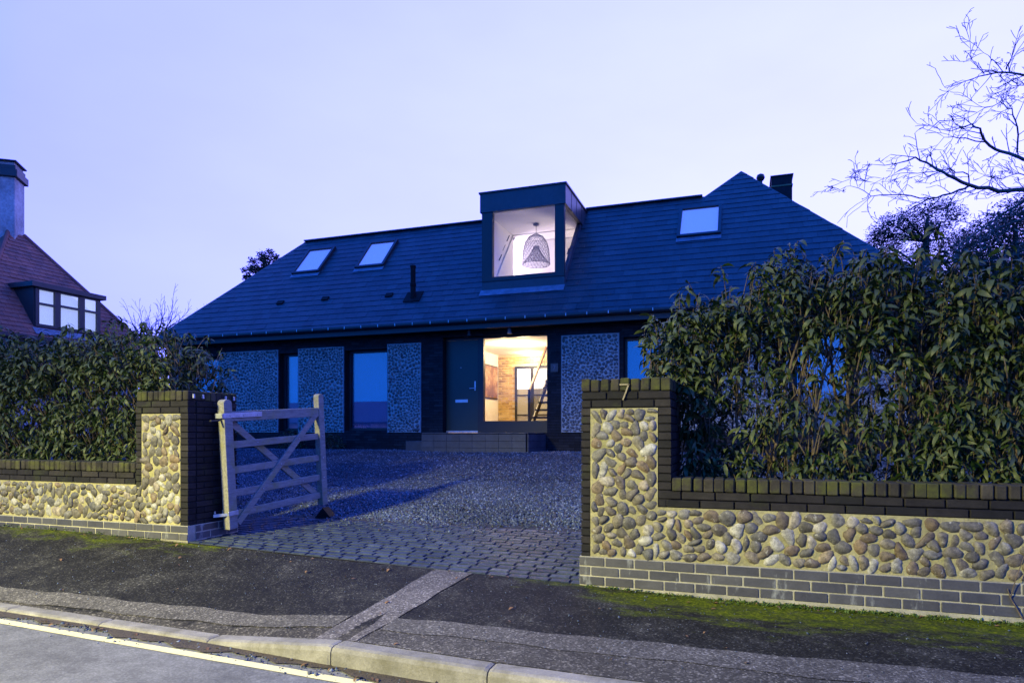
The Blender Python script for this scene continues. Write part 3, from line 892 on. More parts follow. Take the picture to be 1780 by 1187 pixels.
# ------------------------------------------------------------------ leaves
def leaf_template(length, width, droop, fold=0.25, seg=4):
    """leaf along +X, curving down; 3 verts per station"""
    V, Fc = [], []
    ang = 0.0
    x = z = 0.0
    prof = [0.06, 0.75, 1.0, 0.72, 0.04] if seg == 4 else [0.06, 1.0, 0.04]
    for i in range(seg + 1):
        w = width / 2 * prof[i]
        V += [(x, -w, z + w * fold), (x, 0, z), (x, w, z + w * fold)]
        st = length / seg
        x += st * math.cos(ang); z -= st * math.sin(ang)
        ang += droop / seg
    for i in range(seg):
        a = i * 3
        Fc += [(a, a+1, a+4, a+3), (a+1, a+2, a+5, a+4)]
    return np.array(V), np.array(Fc)
def leaf_frames(base, az, pitch, roll, size):
    """(n,3,4) frames: X axis along leaf"""
    n = len(az)
    ca, sa, cp, sp = np.cos(az), np.sin(az), np.cos(pitch), np.sin(pitch)
    x = np.stack([ca*cp, sa*cp, sp], 1)
    y0 = np.stack([-sa, ca, np.zeros(n)], 1)
    z0 = np.cross(x, y0)
    cr_, sr = np.cos(roll)[:, None], np.sin(roll)[:, None]
    y = y0*cr_ + z0*sr; z = np.cross(x, y)
    M3 = np.stack([x, y, z], 2) * size[:, None, None]
    return np.concatenate([M3, base[:, :, None]], 2)

def hedge(root, x0, x1, y0, y1, zb, topf, nshoot, dens, seed, nstem, end_left=0.0, end_right=0.0, leafmat=None):
    g = np.random.default_rng(seed)
    rs = random.Random(seed)
    leafmat = leafmat or LEAF
    # shoot tips
    tips = []
    while len(tips) < nshoot:
        x = g.uniform(x0 - end_left, x1 + end_right); v = g.uniform(0, 1)
        top = topf(x)
        z = zb + (top - zb) * v
        ext = clamp((v - 0.25) / 0.5)
        if x < x0 and (x0 - x) > end_left * ext: continue
        if x > x1 and (x - x1) > end_right * ext: continue
        u = g.beta(.7, .7)
        y = y0 + (y1 - y0) * u
        sh = min(u, 1 - u) * 2
        if v > .9: sh *= .2
        if g.uniform() > dens(x, v) * (1 - .55 * sh): continue
        tips.append((x, y, z + g.normal() * .02 + (g.uniform(.04, .20) if v > .93 and g.uniform() < .35 else 0), v))
    tips = np.array(tips)
    # stems
    for i in range(nstem):
        x = x0 + (i + .5 + rs.uniform(-.3, .3)) * (x1 - x0) / nstem
        y = lerp(y0, y1, rs.uniform(.3, .7))
        top = topf(x)
        p = Vector((x, y, zb - .25)); mb = MB()
        pts = [p.copy()]
        d = Vector((rs.uniform(-.15, .15), rs.uniform(-.1, .1), 1))
        nseg = 9
        for k in range(nseg):
            d += Vector((rs.uniform(-.12, .12), rs.uniform(-.12, .12), 0)); d.z = 1
            p = p + d.normalized() * (top - zb + .15) / nseg
            pts.append(p.copy())
        rad = [lerp(.020, .005, k / nseg) * rs.uniform(.9, 1.15) for k in range(nseg + 1)]
        mb.tube(pts, rad, 6)
        for k in range(2, nseg):
            for _ in range(2):
                q = pts[k]
                dd = Vector((rs.uniform(-1, 1), rs.uniform(-1.1, .9), rs.uniform(.5, 1.2))).normalized()
                l = rs.uniform(.15, .45) * (1 - .4 * k / nseg)
                m1 = q + dd * l * .5 + Vector((rs.uniform(-.03, .03), rs.uniform(-.03, .03), .02))
                q2 = m1 + (dd + Vector((0, 0, .6))).normalized() * l * .5
                mb.tube([q, m1, q2], [rad[k] * .6, rad[k] * .42, .002], 5)
        mb.build('stem', STEMBARK, root, smooth=True)
    # leaves: whorls round each tip
    temps = [leaf_template(1, .26, d) for d in (1.0, 1.6, 2.3)]
    base, az, pi, ro, sz, tk = [], [], [], [], [], []
    twig = MB()
    for (x, y, z, v) in tips:
        n = g.integers(6, 12)
        a0 = g.uniform(0, 6.28)
        topk = v > .55
        tilt = g.normal(0, .25)
        for k in range(n):
            h = -k * .011
            base.append((x, y, z + h)); az.append(a0 + k * 2.4 + g.normal() * .3)
            pi.append(g.uniform(-.55, .45) if topk else g.uniform(-.9, .2))
            ro.append(g.normal() * .5)
            sz.append((.055 + .10 * g.beta(2, 2)) * (1.0 if topk else .92))
            tk.append(g.choice(3, p=[.2, .4, .4]) if topk else g.choice(3, p=[.55, .35, .1]))
        if g.uniform() < .5 or v > .92:
            cx = x + g.normal() * .07; cy = lerp(y, (y0 + y1) / 2, .4)
            twig.tube([(x, y, z + .01), (lerp(x, cx, .5), lerp(y, cy, .4), z - .09), (cx, cy, z - .30)], [.0022, .0032, .0045], 4, cap=False)
    twig.build('twigs', STEMBARK, root, kind='stuff')
    base, az, pi, ro, sz, tk = map(np.array, (base, az, pi, ro, sz, tk))
    A = leaf_frames(base, az, pi, ro, sz)
    order = np.argsort(np.linalg.norm(base, axis=1) / sz)
    mes = []
    for V0, F0 in temps:
        me = np_mesh('leaf', V0, F0, True); me.materials.append(leafmat); mes.append(me)
    for i in order[:300]:
        o = bpy.data.objects.new('leaf', mes[tk[i]])
        link(o, root)
        o.matrix_basis = Matrix([list(r) for r in A[i]] + [[0, 0, 0, 1]])
    rest = order[300:]
    V, Fl, b = [], [], 0
    for k, (V0, F0) in enumerate(temps):
        ii = rest[tk[rest] == k]
        v, f = scatter(V0, F0, A[ii]); V.append(v); Fl.append(f + b); b += len(v)
    mesh_obj('foliage', np_mesh('foliage', np.concatenate(V), np.concatenate(Fl), True), leafmat, root, 'stuff')

def rtop(x):
    pts = [(-1.0, .90), (-.6, .96), (-.3, 1.10), (.0, 1.22), (.35, 1.36), (.7, 1.42), (1.1, 1.40), (1.6, 1.20), (3.2, 1.16)]
    z = np.interp(x, [p[0] for p in pts], [p[1] for p in pts])
    return z + .07 * math.sin(x * 8.3) * math.sin(x * 3.7 + 1) + .03 * math.sin(x * 21)
def rdens(x, v):
    d = np.interp(v, [0, .12, .3, .42, .58, .7, 1], [.9, .8, .55, .36, .5, .95, 1.0])
    return max(d, .8) if x > 1.25 else d
hr = thing('hedge', 'tall leggy evergreen hedge with drooping leaves behind the wall with the number 7 pier', 'hedge', (1.0, 6.0, -.55), 'front hedges')
hedge(hr, -.48, 3.3, 5.50, 6.30, -.42, rtop, 2900, rdens, 11, 20, end_left=.30)
def ltop(x):
    z = np.interp(x, [-11, -9.5, -8.5, -7.4, -6.6, -6.1, -5.7], [1.12, 1.10, 1.08, 1.12, 1.10, 1.0, .60])
    return z + .05 + .07 * math.sin(x * 7.3) * math.sin(x * 3.1 + 1) + .03 * math.sin(x * 19)
def ldens(x, v):
    return np.interp(v, [0, .12, .3, .5, .7, 1], [.9, .85, .75, .65, .95, 1.0])
hl = thing('hedge', 'dense evergreen hedge with drooping leaves behind the wall beside the wooden gate', 'hedge', (-8.0, 6.1, -.55), 'front hedges')
hedge(hl, -10.8, -6.08, 5.55, 6.55, -.36, ltop, 2900, ldens, 12, 14, end_right=.10)
for (a, b, z) in ((-.52, 3.4, -.46), (-11, -5.86, -.42)):
    sheet('soil_bed', SOIL, lin(a, b, 12), lin(5.3, 6.6, 5), lambda x, y: z - .04 * abs(math.sin(x*3)) - max(0, y - 6.3)*.6)

# weeds along the foot of the right wall
def weeds(name, pts, size, seed, mt):
    g = np.random.default_rng(seed)
    base, az, pi = [], [], []
    for p in pts:
        for k in range(g.integers(5, 11)):
            base.append((p[0] + g.normal()*.012, p[1] + g.normal()*.012, p[2])); az.append(g.uniform(0, 6.28)); pi.append(g.uniform(.15, 1.2))
    base = np.array(base); n = len(base)
    V0, F0 = leaf_template(1, .34, .9, seg=2)
    A = leaf_frames(base, np.array(az), np.array(pi), g.normal(size=n)*.3, g.uniform(.5, 1.2, n) * size)
    v, f = scatter(V0, F0, A)
    return mesh_obj(name, np_mesh(name, v, f, True), mt, None, 'stuff')
pts = []
for i in range(520):
    x = random.uniform(-1.15, 2.6); 
    if random.random() > .35 + .6 * clamp((x + .9) / 1.0) * (.5 + .5 * math.sin(x * 4.1)): continue
    y = YW - .015 - abs(random.gauss(0, .045)); pts.append((x, y, pave_z(x, y)))
for i in range(60):
    x = random.uniform(-8.5, -5.5); y = YW - .015 - abs(random.gauss(0, .02)); pts.append((x, y, pave_z(x, y)))
weeds('weeds', pts, .028, 4, WEEDLEAF)
g = np.random.default_rng(9)
n = 150
X = g.uniform(-8, 2.0, n); t = np.where(g.uniform(size=n) < .6, g.uniform(.9, 1.0, n), g.uniform(0, 1, n))
Yl = np.array([lerp(kerb_y(x), 5.06, s) for x, s in zip(X, t)])
P = np.stack([X, Yl, np.array([pave_z(a, b) for a, b in zip(X, Yl)]) + .010], 1)
k = g.uniform(size=n) < .35
P[k, 1] = [kerb_y(x) - .16 - abs(g.normal()) * .04 for x in P[k, 0]]; P[k, 2] = -1.372
V0, F0 = leaf_template(1, .5, .9, seg=4)
v, f = scatter(V0, F0, leaf_frames(P, g.uniform(0, 6.28, n), g.normal(size=n) * .15, g.normal(size=n) * .25, g.uniform(.02, .05, n)))
mesh_obj('fallen_leaves', np_mesh('fallen_leaves', v, f, True), FALLEN, None, 'stuff')
# a bare creeper on the right end of the wall
cr_t = thing('creeper', 'thin dark creeper stem climbing the base bricks at the wall end', 'plant', (1.72, YW - .02, -1.19))
mb = MB()
a0 = XX(1752, YW)
mb.tube([(a0 + .07, YW - .03, -1.19), (a0 + .035, YW - .03, -1.12), (a0 + .005, YW - .028, -1.06), (a0 - .012, YW - .03, -1.00)], [.005, .005, .004, .003], 6)
mb.tube([(a0 + .005, YW - .028, -1.06), (a0 + .03, YW - .05, -.92), (a0 + .08, YW - .05, -.76)], [.0035, .003, .002], 5)
mb.build('stem', STEMBARK, cr_t)

# ------------------------------------------------------------------ gate
GH = Vector((-5.045, 5.54, 0))            # hinge
gt = thing('gate', 'weathered five bar wooden half gate standing open against the left brick pier', 'gate', (GH.x, GH.y, -1.05))
ang = math.atan2(7.01 - 5.54, -4.93 + 5.045)
tilt = R(3.6)
GM = Matrix.Translation((GH.x, GH.y, -1.0)) @ Matrix.Rotation(ang, 4, 'Z') @ Matrix.Rotation(-tilt, 4, 'Y')
GL, GHh = 1.46, 1.345
def gbox(name, x0, x1, y0, y1, z0, z1, mt=GATEWOOD, bev=.006, par=gt):
    m = MB().box(x0, x1, y0, y1, z0, z1, GM)
    return m.build(name, mt, par, bevel=bev)
def stile(x0, x1, t, top, bot):
    prof = [(x0, bot), (x1, bot)]
    n = 8
    r = (x1 - x0) / 2
    for k in range(n + 1):
        a = math.pi * k / n
        prof.append(((x0 + x1) / 2 + r * math.cos(a), top - r * .75 + r * .75 * math.sin(a)))
    vs = [GM @ Vector((x, -t, z)) for x, z in prof] + [GM @ Vector((x, t, z)) for x, z in prof]
    k = len(prof)
    fs = [tuple(range(k)), tuple(range(2*k - 1, k - 1, -1))] + [((i+1) % k, i, i + k, (i+1) % k + k) for i in range(k)]
    return MB().raw(vs, fs)
stile(-.055, .055, .045, GHh, 0).build('hanging_stile', GATEWOOD, gt, bevel=.006)
stile(GL - .06, GL + .035, .04, GHh + .045, .02).build('shutting_stile', GATEWOOD, gt, bevel=.006)
top_z = GHh - .17
gbox('top_rail', .055, GL - .06, -.035, .035, top_z - .06, top_z + .045)
for fz in (.353, .55, .73, .893):
    z = GHh * (1 - fz)
    gbox('rail', .055, GL - .06, -.012, .022, z - .037, z + .037)
def brace(x0, z0, x1, z1, y):
    return MB().bar(GM @ Vector((x0, y, z0)), GM @ Vector((x1, y, z1)), .075, .022, up=(GM.to_3x3() @ Vector((0, 1, 0)))).build('brace', GATEWOOD, gt, bevel=.004)
brace(.07, .05, GL - .10, top_z - .03, -.026)
brace(.07, top_z - .05, GL - .08, .15, .036)
# steel: strap, lower hinge bracket, bolts
gbox('strap_hinge', -.085, .46, -.050, -.038, top_z - .022, top_z + .028, STEEL, .002)
gbox('strap_hinge', -.085, -.060, -.05, .05, top_z - .022, top_z + .028, STEEL, .002)
gbox('hinge_pin', -.19, -.06, -.012, .012, top_z - .05, top_z - .035, DARKMETAL, .002)
gbox('hinge_bracket', -.07, .06, -.056, -.046, .145, .19, STEEL, .002)
hb = MB().bar(GM @ Vector((-.02, -.05, .162)), Vector((LP1 + .03, YW + .30, -.855)), .018, .03).build('hinge_bracket', STEEL, gt)
for p in ((LP1 + .02, YW + .33, -.83), (LP1 + .03, YW + .43, -.83)):
    MB().tube([Vector(p) - Vector((0, 0, .03)), Vector(p) + Vector((0, 0, .02))], .008, 8).build('bolt', STEEL, gt)
mb = MB()
for (x, z, y) in [(.02, top_z, -.05), (.20, top_z, -.05), (.40, top_z, -.05)]:
    c = GM @ Vector((x, y, z)); e_ = GM @ Vector((x, y - .008, z))
    MB().tube([c, e_], .009, 8).build('bolt', STEEL, gt)
for fz in (.353, .55, .73):
    z = GHh * (1 - fz)
    xb = lerp(.07, GL - .10, (z - .05) / (top_z - .08))
    for x, y in ((xb, -.038), (GL - .02, -.04), (lerp(.07, GL - .08, (top_z - .05 - z) / (top_z - .2)), -.014)):
        MB().tube([GM @ Vector((x, y, z)), GM @ Vector((x, y - .006, z))], .007, 8).build('bolt', STEEL, gt)
# wedge that holds the gate open
wc = GM @ Vector((GL, 0, 0))
wz = drive_z(wc.x, wc.y)
wedge = MB()
vs = [(-.10, -.08, 0), (.10, -.08, 0), (.0, -.08, .12), (-.10, .12, 0), (.10, .12, 0), (.0, .12, .12)]
wedge.raw([Vector((wc.x + .02, wc.y + .0, wz - .005)) + Matrix.Rotation(.25, 3, 'Z') @ Vector(v) for v in vs], [(0, 1, 2), (5, 4, 3), (0, 3, 4, 1), (1, 4, 5, 2), (2, 5, 3, 0)])
tag(wedge.build('gate_stop', BLACKPLASTIC), 'black wedge block on the gravel under the free end of the gate', 'gate stop')

# ------------------------------------------------------------------ the house
YF, YE, ZE, KP = 14.30, 13.90, 2.55, 1.107
XL, XR = -15.40, 3.54
YR = 16.80
PK = Vector((-.06, 17.50, ZE + KP * 3.6))
ZR = ZE + KP * (YR - YE)
house = thing('house', 'long low house with steep slate roof, black brick, cobble panels and a glazed dormer', 'house', (-6, 16, -.4))
FN = Vector((0, -KP, 1)).normalized()
def RP(x, y, off=0.0):
    return Vector((x, y, ZE + KP * (y - YE))) + FN * off
DX0, DX1, DYF = -5.88, -3.86, 14.65
DYB = 16.75
# roof deck, holed at the dormer
roof = MB()
DH0, DH1 = DX0 + .10, DX1 - .10      # opening in the roof under the dormer
DYO = 16.56
def deck(poly):
    roof.slab([RP(x, y) for x, y in poly], FN, .12)
deck([(XL, YE), (DH0, YE), (DH0, YR), (XL + YR - YE, YR)])
deck([(DH0, YE), (DH1, YE), (DH1, DYF + .12), (DH0, DYF + .12)])
deck([(DH0, DYO), (DH1, DYO), (DH1, YR), (DH0, YR)])
deck([(DH1, YE), (XR, YE), (XR - (YR - YE), YR), (DH1, YR)])
deck([(-.9, YR + .001), (XR - (YR - YE), YR + .001), (PK.x, PK.y)])
YB = 2 * YR - YE
roof.slab([(XL, YE, ZE), (XL + 2.9, YR, ZR), (XL, YB, ZE)], (-1, 0, 1), .12)
roof.slab([(XL, YB, ZE), (XL + 2.9, YR, ZR), (-.9, YR, ZR), (-.9, YB, ZE)], (0, 1, 1), .12)
# the rear wing at the right
roof.slab([(PK.x, PK.y, PK.z), (PK.x, 26, PK.z), (-4.0, 26, ZE), (-4.0, 19.5, ZE), (-.9, YR, ZR)], (-1, 0, 1), .10)
roof.slab([(PK.x, PK.y, PK.z), (XR, YE, ZE), (XR, 26, ZE), (PK.x, 26, PK.z)], (1, 0, 1), .12)
rf = roof.build('roof', SLATE, house)
# slates
G = 0.2165 / math.sqrt(1 + KP * KP)     # course gauge in plan
def xl(y):
    return XL + (y - YE) if y <= YR else -.9 + (y - YR) * (.84 / .70)
def xr(y): return XR - (y - YE)
WINS = [((541,439),(580,435),(553,473),(514,475)), ((647,427),(688,423),(665,462),(624,465)), ((1189,369),(1252,362),(1245,407),(1180,412))]
def roof_hit(px, py):
    a = (px - 890) / F_; b = (752 - py) / F_
    d0 = Vector((-S_ + a*C_, C_ + a*S_, b))
    t = (ZE - KP * YE) / (d0.z - KP * d0.y)
    return d0 * t
wrects = []
for q in WINS:
    h = [roof_hit(*p) for p in q]
    x0 = (h[0].x + h[3].x) / 2; x1 = (h[1].x + h[2].x) / 2
    y1 = (h[0].y + h[1].y) / 2; y0 = (h[2].y + h[3].y) / 2
    wrects.append((x0, x1, y0, y1))
slv = []
for c in range(26):
    y0 = YE - .03 + c * G
    y1 = y0 + G * 1.25
    if y0 > PK.y - .05: break
    n0 = Vector((0, 0, 0))
    x = XL - .2 - (.14 if c % 2 else 0) + jig(.02)
    ym = y0 + G * .5
    while x < XR:
        w = .285 + jig(.008)
        a, b = x + .0025, x + w - .0025
        x += w
        y1c = min(y1, PK.y - .02)
        al, ar = max(a, xl(max(y0, YE))), max(a, xl(y1c))
        bl, br = min(b, xr(max(y0, YE))), min(b, xr(y1c))
        if y1c > YR and y0 <= YR:      # course that reaches past the ridge
            if b < -.9:
                y1c = YR; ar = max(a, XL + (YR - YE)); bl = br = b
            elif a < -.9: al = max(a, -.9); ar = max(a, xl(y1c))
        if bl - al < .03 or br - ar < -.02: continue
        if br < ar: br = ar = (br + ar) / 2
        cx = (a + b) / 2
        if DX0 + .06 < b and a < DX1 - .06 and DYF - .12 < ym < DYB + .02:
            if cx > DX0 + .02 and cx < DX1 - .02: continue
        slv.append((al, bl, ar, br, y0, y1c, random.uniform(0, .005)))
slv.sort(key=lambda s: RP((s[0]+s[1])/2, s[4]).length)
def slate_geo(s):
    al, bl, ar, br, y0, y1, j = s
    lo, hi = .012 + j, .004
    t = [RP(al, y0, lo), RP(bl, y0, lo), RP(br, y1, hi), RP(ar, y1, hi)]
    u = [RP(al, y0, lo - .009), RP(bl, y0, lo - .009), RP(br, y1, hi - .007), RP(ar, y1, hi - .007)]
    return t + u, [(0, 1, 2, 3), (7, 6, 5, 4), (0, 4, 5, 1), (1, 5, 6, 2), (2, 6, 7, 3), (3, 7, 4, 0)]
rest = MB()
for i, s in enumerate(slv):
    v, f = slate_geo(s)
    if i < 300: MB().raw(v, f).build('slate', SLATE, rf)
    else: rest.raw(v, f)
rest.build('slate', SLATE, rf, kind='stuff')
# ridge and hip caps
cap = MB()
cap.bar((XL + 2.9, YR, ZR + .02), (DX0 - .02, YR, ZR + .02), .16, .035)
cap.bar((DX1 + .02, YR, ZR + .02), (-.95, YR, ZR + .02), .16, .035)
cap.build('ridge_cap', ZINC, rf)
# gutter, fascia, soffit
gut = MB()
sec = [(-.055, .045), (-.058, .0), (-.035, -.038), (.02, -.045), (.055, -.02), (.058, .045)]
vs = [(x, YE - .075 + dy, ZE - .03 + dz) for x in (XL - .02, XR + .02) for dy, dz in sec]
fs = [(i, i+1, 6+i+1, 6+i) for i in range(5)]
gut.raw(vs, fs).build('gutter', DARKMETAL, house)
MB().box(XL, XR, YE + .0, YE + .03, ZE - .19, ZE - .03).build('fascia', DARKMETAL, house)
MB().box(XL, XR, YE + .032, YF + .35, ZE - .17, ZE - .14).build('soffit', DARKMETAL, house)
bx = XL + .3
while bx < XR:
    MB().box(bx - .008, bx + .008, YE - .138, YE - .132, ZE - .045, ZE + .018).build('gutter_bracket', STEEL, house)
    bx += .46
# front wall
ZT = 2.37
ops = []     # openings: x0, x1, z0, z1
def X_(px): return XX(px, YF)
win_px = [(322, 380), (486, 518), (600, 674), (1084, 1168), (1382, 1480)]
for a, b in win_px:
    ops.append((X_(a), X_(b), .06, 2.06))
ENT = (X_(770), X_(951))
ops.append((ENT[0], ENT[1], 0.0, 2.28))
ops.sort()
wallm = MB()
wallm.box(-15.1, 3.25, YF, YF + .3, -.6, 0.0)
wallm.box(-15.1, 3.25, YF, YF + .3, 2.28, ZT + .05)
xa = -15.1
for (a, b, z0, z1) in ops:
    wallm.box(xa, a, YF, YF + .3, 0.0, 2.28)
    if z0 > .01: wallm.box(a, b, YF, YF + .3, 0.0, z0)
    if z1 < 2.27: wallm.box(a, b, YF, YF + .3, z1, 2.28)
    xa = b
wallm.box(xa, 3.25, YF, YF + .3, 0.0, 2.28)
wallm.box(-15.1, -14.8, YF + .3, YB - .4, -.6, ZT + .05)
wallm.box(2.95, 3.25, YF + .3, 25.6, -.6, ZT + .05)
wallm.box(-15.1, -3.6, YB - .7, YB - .4, -.6, ZT + .05)
wallm.box(-3.6, -3.3, YB - .7, 25.6, -.6, ZT + .05)
wallm.box(-3.3, 2.95, 25.3, 25.6, -.6, ZT + .05)
wall = wallm.build('wall', DARKMORTAR, house)
# black bricks on the front
PAN = [(383, 484), (520, 598), (675, 732), (977, 1076), (1176, 1370), (1493, 1576)]
pans = [(X_(a), X_(b)) for a, b in PAN] + [(X_(240) if False else -14.95, X_(316))]
bz = []
z = -.45
row = 0
bb = MB()
while z < ZT:
    spans = [(-15.1, 3.25)]
    def cut(sp, a, b):
        o = []
        for s, e_ in sp:
            if b <= s or a >= e_: o.append((s, e_)); continue
            if a > s: o.append((s, a))
            if b < e_: o.append((b, e_))
        return o
    zm = z + .03
    for (a, b, z0, z1) in ops:
        if z0 < zm < z1: spans = cut(spans, a, b)
    if 0.0 < zm < 2.16:
        for a, b in pans: spans = cut(spans, a - .005, b + .005)
    for s, e_ in spans:
        x = s - (.122 if row % 2 else 0) - .03
        while x < e_:
            a, b = max(x, s), min(x + .244, e_)
            if b - a > .02:
                p = random.uniform(.006, .014)
                bb.box(a + .004, b - .004, YF - p, YF + .02, z + .004, z + .056)
            x += .244
    z += .0628; row += 1
bb.build('brickwork', HOUSEBRICK, wall, kind='stuff')
# cobble panels
PEB = []
for i in range(4):
    me = stone_mesh('pebble', 90 + i, 1, .2)
    PEB.append((np.array([v.co[:] for v in me.vertices]), np.array([p.vertices[:] for p in me.polygons])))
for (a, b) in pans:
    p = MB().box(a, b, YF - .030, YF + .05, 0.01, 2.155).build('cobble_panel', HOUSEPANEL, house)
    ins = lambda x, z: (x > a + .012) & (x < b - .012) & (z > .02) & (z < 2.145)
    n = int((b - a) * 2.13 / .0058)
    ns = min(60000, n * 40)
    cells = lloyd(ins, a, b, .01, 2.155, n, it=2, ns=ns, seed=int(abs(a) * 10))
    V, Fl, base = [], [], 0
    for k in range(4):
        A = []
        for c in cells[k::4]:
            ca, sa = math.cos(c[4]), math.sin(c[4])
            ax, bx_ = c[2] * .86, c[3] * .86
            A.append([[ca*ax, 0, -sa*bx_, c[0]], [0, .022, 0, YF - .032], [sa*ax, 0, ca*bx_, c[1]]])
        v, f = scatter(PEB[k][0], PEB[k][1], np.array(A)); V.append(v); Fl.append(f + base); base += len(v)
    mesh_obj('cobbles', np_mesh('cobbles', np.concatenate(V), np.concatenate(Fl), True), HOUSECOB, p, 'stuff')
    MB().box(a - .012, a, YF - .036, YF + .02, 0.0, 2.165).build('trim', LEAD, p)
    MB().box(b, b + .012, YF - .036, YF + .02, 0.0, 2.165).build('trim', LEAD, p)
    MB().box(a, b, YF - .036, YF + .02, 2.156, 2.166).build('trim', LEAD, p)
# windows
for i, (pa, pb) in enumerate(win_px):
    a, b = X_(pa), X_(pb)
    YG = YF + .20
    fr = MB()
    fw = .05
    fr.box(a, a + fw, YG - .04, YG + .04, .06, 2.06); fr.box(b - fw, b, YG - .04, YG + .04, .06, 2.06)
    fr.box(a + fw, b - fw, YG - .04, YG + .04, .06, .12); fr.box(a + fw, b - fw, YG - .04, YG + .04, 2.0, 2.06)
    w = fr.build('window', DARKMETAL, house)
    MB().box(a + fw, b - fw, YG - .012, YG + .012, .12, 2.0).build('pane', GLASSD, w)
    cm = CURTAIN if i in (1, 4) else BLIND
    MB().box(a + .01, b - .01, YG + .10, YG + .12, .06, 2.06).build('curtain' if i in (1, 4) else 'blind', cm, w)
# entrance: door, side glazing
YD = YF + .22
dx0, dx1 = XX(773, YD), XX(832, YD)
gx0, gx1 = XX(842, YD), XX(950, YD)
fr = MB()
fr.box(ENT[0], dx0, YD - .05, YD + .05, 0, 2.28)
fr.box(dx1, gx0, YD - .05, YD + .05, 0, 2.28)
fr.box(dx0, dx1, YD - .05, YD + .05, 2.20, 2.28)
fr.box(gx0, ENT[1], YD - .05, YD + .05, 2.215, 2.28)
fr.box(gx0, ENT[1], YD - .06, YD + .05, 0, .275)
ef = fr.build('entrance_frame', DARKMETAL, house)
MB().box(gx0, ENT[1], YD - .012, YD + .012, .275, 2.215).build('pane', GLASS, ef)
door = MB().box(dx0 + .004, dx1 - .004, YD - .03, YD + .03, .05, 2.196).build('door', tag(DOORPAINT), house, bevel=.003)
zl = ZZ(802, 697, YD)
MB().box(dx0 + .30, dx0 + .62, YD - .042, YD - .03, zl - .035, zl + .035).build('letter_plate', WHITEMETAL, door)
zh = ZZ(830, 675, YD)
mb = MB(); mb.box(dx1 - .09, dx1 - .06, YD - .04, YD - .03, zh - .05, zh + .17); mb.tube([(dx1 - .075, YD - .03, zh), (dx1 - .075, YD - .08, zh), (dx1 - .20, YD - .08, zh)], .009, 8)
mb.build('handle', WHITEMETAL, door)
MB().box(dx0, dx1, YD - .045, YD + .03, 0.005, .05).build('threshold', STEEL, house)
MB().tube([(lerp(dx0, dx1, .5), YD - .034, 1.55), (lerp(dx0, dx1, .5), YD - .03, 1.55)], .01, 8).build('spyhole', STEEL, door)
# number plaque by the door
xq, zq = XX(964, YF), ZZ(964, 639, YF)
pl = MB().box(xq - .085, xq + .085, YF - .03, YF - .012, zq - .095, zq + .095).build('number_plaque', mat('plaque_slate', (0.045, 0.05, 0.055), 0.5, 0.1), house)
mb = MB()
mb.bar((xq - .03, YF - .033, zq + .045), (xq + .03, YF - .033, zq + .045), .006, .012)
mb.bar((xq + .026, YF - .033, zq + .048), (xq - .012, YF - .033, zq - .05), .006, .012, up=(1, 0, 0))
mb.build('numeral', LEAD, pl)
# soffit downlights (unlit)
for px in (815, 885):
    x = XX(px, 14.1)
    MB().lathe((x, 14.12, ZE - .17), [(.04, 0), (.04, -.10), (.05, -.105), (.05, -.14), (.043, -.14)], 14).build('soffit_light', DARKMETAL if px == 815 else LEAD, house, smooth=False)
# step
SX1 = XX(948, YF); SY = 13.02; SX0 = XX(733, SY)
st = MB().box(SX0 + .01, SX1 - .01, SY + .01, YF + .25, -.6, -.012).build('step', DARKMORTAR, house)
xf = []
TL = brick_mesh('tile', .296, .02, .142, .002)
TS = brick_mesh('tile_top', .296, .296, .02, .002)
x = SX0
while x < SX1 - .05:
    w = min(.30, SX1 - x)
    for r in range(3):
        xf.append((T(x + w/2, SY + jig(.001), -.03 - .146/2 - r * .146, 0, ((w - .004) / .296, 1, 1)), 0))
    y = SY
    while y < YF + .2:
        xf.append((T(x + w/2, y + .15, -.01 + jig(.0006), 0, ((w - .004) / .296, 1, 1)), 1)); y += .30
    x += .30
y = SY
while y < YF:
    w = min(.30, YF - y)
    for r in range(3):
        xf.append((T(SX1 + jig(.001), y + w/2, -.03 - .146/2 - r * .146, math.pi/2, ((w - .004) / .296, 1, 1)), 0))
    y += .30
pieces('tile', [TL, TS], xf, TILE, st)
xs0 = XX(707, 13.5)
MB().box(xs0, SX0 - .01, 13.45, YF - .02, -.6, -.19).build('step', TILE, house, bevel=.006)
# roof windows
for (x0, x1, y0, y1) in wrects:
    fr = MB()
    def rb(xa, xb, ya, yb, o0, o1):
        vs = [RP(xa, ya, o0), RP(xb, ya, o0), RP(xb, yb, o0), RP(xa, yb, o0), RP(xa, ya, o1), RP(xb, ya, o1), RP(xb, yb, o1), RP(xa, yb, o1)]
        return vs, [(0,3,2,1),(4,5,6,7),(0,1,5,4),(1,2,6,5),(2,3,7,6),(3,0,4,7)]
    e_ = .07
    fr.raw(*rb(x0 - e_, x0, y0 - .05, y1 + .05, 0, .085)); fr.raw(*rb(x1, x1 + e_, y0 - .05, y1 + .05, 0, .085))
    fr.raw(*rb(x0, x1, y1, y1 + .05, 0, .09)); fr.raw(*rb(x0, x1, y0 - .05, y0, 0, .08))
    w = fr.build('roof_window', DARKMETAL, house)
    MB().raw(*rb(x0, x1, y0, y1, .055, .068)).build('pane', GLASSR, w)
    MB().raw(*rb(x0, x1, y0, y1, .028, .036)).build('blind', GLOWBLIND, w)
    MB().raw(*rb(x0 - .08, x1 + .08, y0 - .15, y0 - .05, .02, .027)).build('flashing', LEAD, w)
